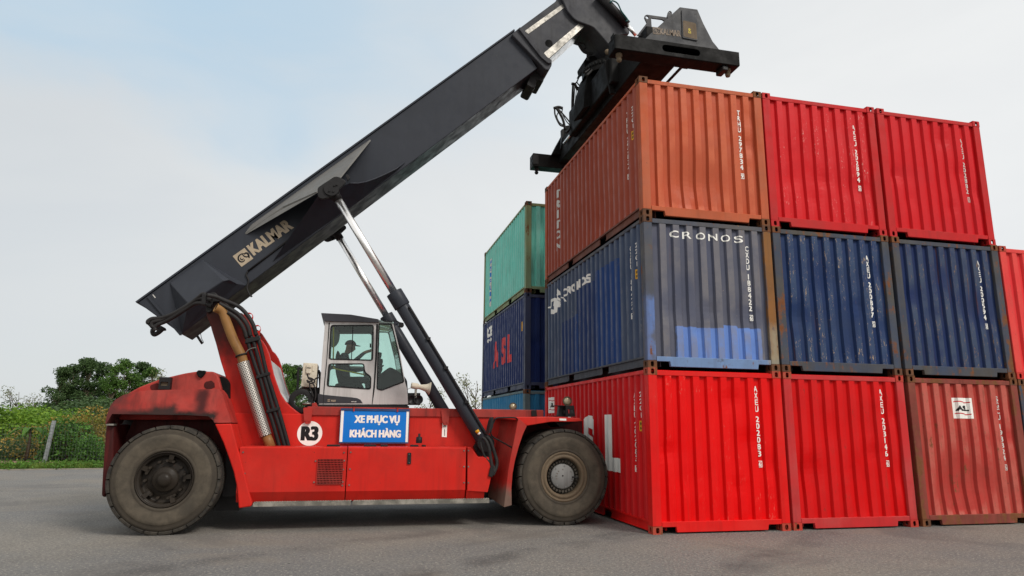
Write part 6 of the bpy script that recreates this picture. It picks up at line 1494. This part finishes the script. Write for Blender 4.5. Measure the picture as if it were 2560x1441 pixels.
bs = [('lime', 20, 1012, 30, 1.3, 'bright lime green shrub at the left picture edge behind the fence'), ('lime', 75, 1020, 31, 1.2, 'bright lime green shrub second from the left edge'), ('lime', 112, 1012, 35, 1.25, 'bright green shrub touching the left side of the ochre one'),
      ('ochre', 180, 1014, 24.6, 1.05, 'ochre flowering round shrub right of the leaning fence post'), ('ochre', 236, 1036, 26, .9, 'smaller ochre shrub between the round one and the red rear wing'), ('deep', 186, 1052, 22.6, .8, 'deep green broad-leaved bush in front of the ochre shrub'), ('deep', 222, 1090, 21.8, .6, 'small broad-leaved bush next to the rear tyre'),
      ('dark', 25, 1082, 26, 1.0, 'dark shrub behind the wire mesh at the left edge'), ('dark', 95, 1092, 25, .8, 'dark low shrub beside the banana plant'), ('dark', 262, 1010, 38, 1.5, 'tall dark shrub just left of the red hood'), ('dark', 140, 1010, 44, 1.6, 'dark undergrowth bush below the left trees'), ('dark', 225, 1000, 46, 1.6, 'dark undergrowth bush below the tallest tree'),
      ('dark', 60, 1015, 47, 1.5, 'dark undergrowth bush below the sparse tree'), ('dark', 315, 990, 46, 1.7, 'dark undergrowth bush hidden mostly by the hood'), ('dark', 725, 1000, 46, 1.8, 'dark undergrowth bush seen behind the black pipe ring')]
used = set()
for k, x, yt, Y, wsc, lab in bs:
    sc = max(.3, hgt(x, yt, Y)/2.1); t = kinds[k]
    o = t if k not in used else copy_kids(t); used.add(k); put(o, gpos(x, Y), random.uniform(0, 6), sc, lab); o.scale = (wsc*1.0*max(sc, .8), wsc*max(sc, .8), sc)
# banana plant
p = gpos(77, 22.5); bn_ = thing('banana_plant', 'young banana plant with drooping pale leaves behind the fence', 'plant', p)
rng = random.Random(4); bm = nb(); tube(bm, [(p[0], p[1], 0), (p[0]+.03, p[1], .9), (p[0], p[1], 1.35)], .08, 8, r2=.04); obj('stem', bm, M['bark2'], bn_)
for k in range(7):
    a = k*.9+.3; bm = nb(); L_ = .85; prevs = None
    for i in range(7):
        t = i/6; c = Vector((p[0]+math.cos(a)*L_*t, p[1]+math.sin(a)*L_*t, 1.3+.45*t-.75*t*t)); w_ = .12*math.sin(PI*min(1, .1+.9*t))+.01; sd_ = Vector((-math.sin(a), math.cos(a), 0))*w_
        cur = (bm.verts.new(c-sd_+Vector((0, 0, .04))), bm.verts.new(c), bm.verts.new(c+sd_+Vector((0, 0, .04))))
        if prevs: bm.faces.new((prevs[0], cur[0], cur[1], prevs[1])); bm.faces.new((prevs[1], cur[1], cur[2], prevs[2]))
        prevs = cur
    obj('leaf', bm, LM['weed'], bn_)
# fence of wire mesh
fp0 = at(113, 1140, 20.6); YFn = 20.6
M['galv'] = plain('galvanised_wire', lin(104, 110, 106), .6, .3, .1)
fn = thing('wire_fence', 'grey wire mesh fence with a slightly leaning concrete post along the verge', 'fence', (fp0.x, YFn, 0))
M['post'] = plain('weathered_concrete_post', lin(150, 154, 156), .9)
for k in (-2, -1, 0, 1):
    bm = nb(); x = fp0.x+k*4.2; tx = .14 if k == 0 else .03; z1 = at(128, 1052, YFn).z
    v = [bm.verts.new(q) for q in ((x-.055, YFn-.06, 0), (x+.055, YFn-.06, 0), (x+.055, YFn+.06, 0), (x-.055, YFn+.06, 0), (x-.055+tx, YFn-.06, z1), (x+.055+tx, YFn-.06, z1), (x+.055+tx, YFn+.06, z1), (x-.055+tx, YFn+.06, z1))]
    for f in ((0, 3, 2, 1), (4, 5, 6, 7), (0, 1, 5, 4), (1, 2, 6, 5), (2, 3, 7, 6), (3, 0, 4, 7)): bm.faces.new([v[i] for i in f])
    obj('post', bm, M['post'], fn)
bm = nb(); xs0, xs1 = fp0.x-8.4, fp0.x+4.2; z1 = 1.55
n = int((xs1-xs0)/.11)
for k in range(n):
    x = xs0+k*.11; off = .05*math.sin(x*1.3); box(bm, (x-.0016, YFn-.075+off*.2, .05), (x+.0016, YFn-.069+off*.2, z1+off*.3))
for k in range(12): z = .08+k*.132; box(bm, (xs0, YFn-.069, z-.0016), (xs1, YFn-.063, z+.0016))
obj('wire_mesh', bm, M['galv'], fn)
# low pinkish kerb of a lane behind the verge
M['pinkbrick'] = plain('pale_pink_kerbstone', lin(178, 140, 124), .9, 0, .25)
bm = nb(); box(bm, (-60, 20.9, -.1), (40, 22.3, .03)); o = obj('lane', bm, M['pinkbrick']); tag(o, kind='structure')
# verge grass and weeds
rng = random.Random(12)
def blades(n, x0, x1, dy0, dy1, h0, h1, mat, nm, wid):
    bm = nb()
    for _ in range(n):
        x = rng.uniform(x0, x1); y = edgeY(x)+rng.uniform(dy0, dy1)
        if mnoise.noise(Vector((x*.8, y*.8, 3))) < -.25 and rng.random() < .7: continue
        h = rng.uniform(h0, h1)*(1+.5*mnoise.noise(Vector((x*.5, y*.5, 0)))); a = rng.uniform(0, PI); d = Vector((math.cos(a), math.sin(a), 0))*wid; ln = Vector((rng.gauss(0, .25), rng.gauss(0, .25), 0))*h
        b = Vector((x, y, -.02)); m = b+Vector((0, 0, h*.55))+ln*.35; t = b+Vector((0, 0, h))+ln
        v = [bm.verts.new(q) for q in (b-d, b+d, m+d*.7, m-d*.7, t)]; bm.faces.new(v[:4]); bm.faces.new((v[3], v[2], v[4]))
    return tag(obj(nm, bm, mat), kind='stuff')
blades(24000, -26, -9, .1, 2.7, .07, .26, LM['grass'], 'verge_grass', .012)
bm = nb()
for _ in range(170):
    x = rng.uniform(-25, -9); y = edgeY(x)+abs(rng.gauss(.1, 1.0))+.1
    if x > -15 or rng.random() < .45: leaves(bm, (x, y, .11), (.35, .3, .15), 60, .09, rng)
tag(obj('verge_weeds', bm, LM['weed']), kind='stuff')
blades(9000, -9, 30, .1, 5, .12, .4, LM['grass'], 'verge_grass', .014)
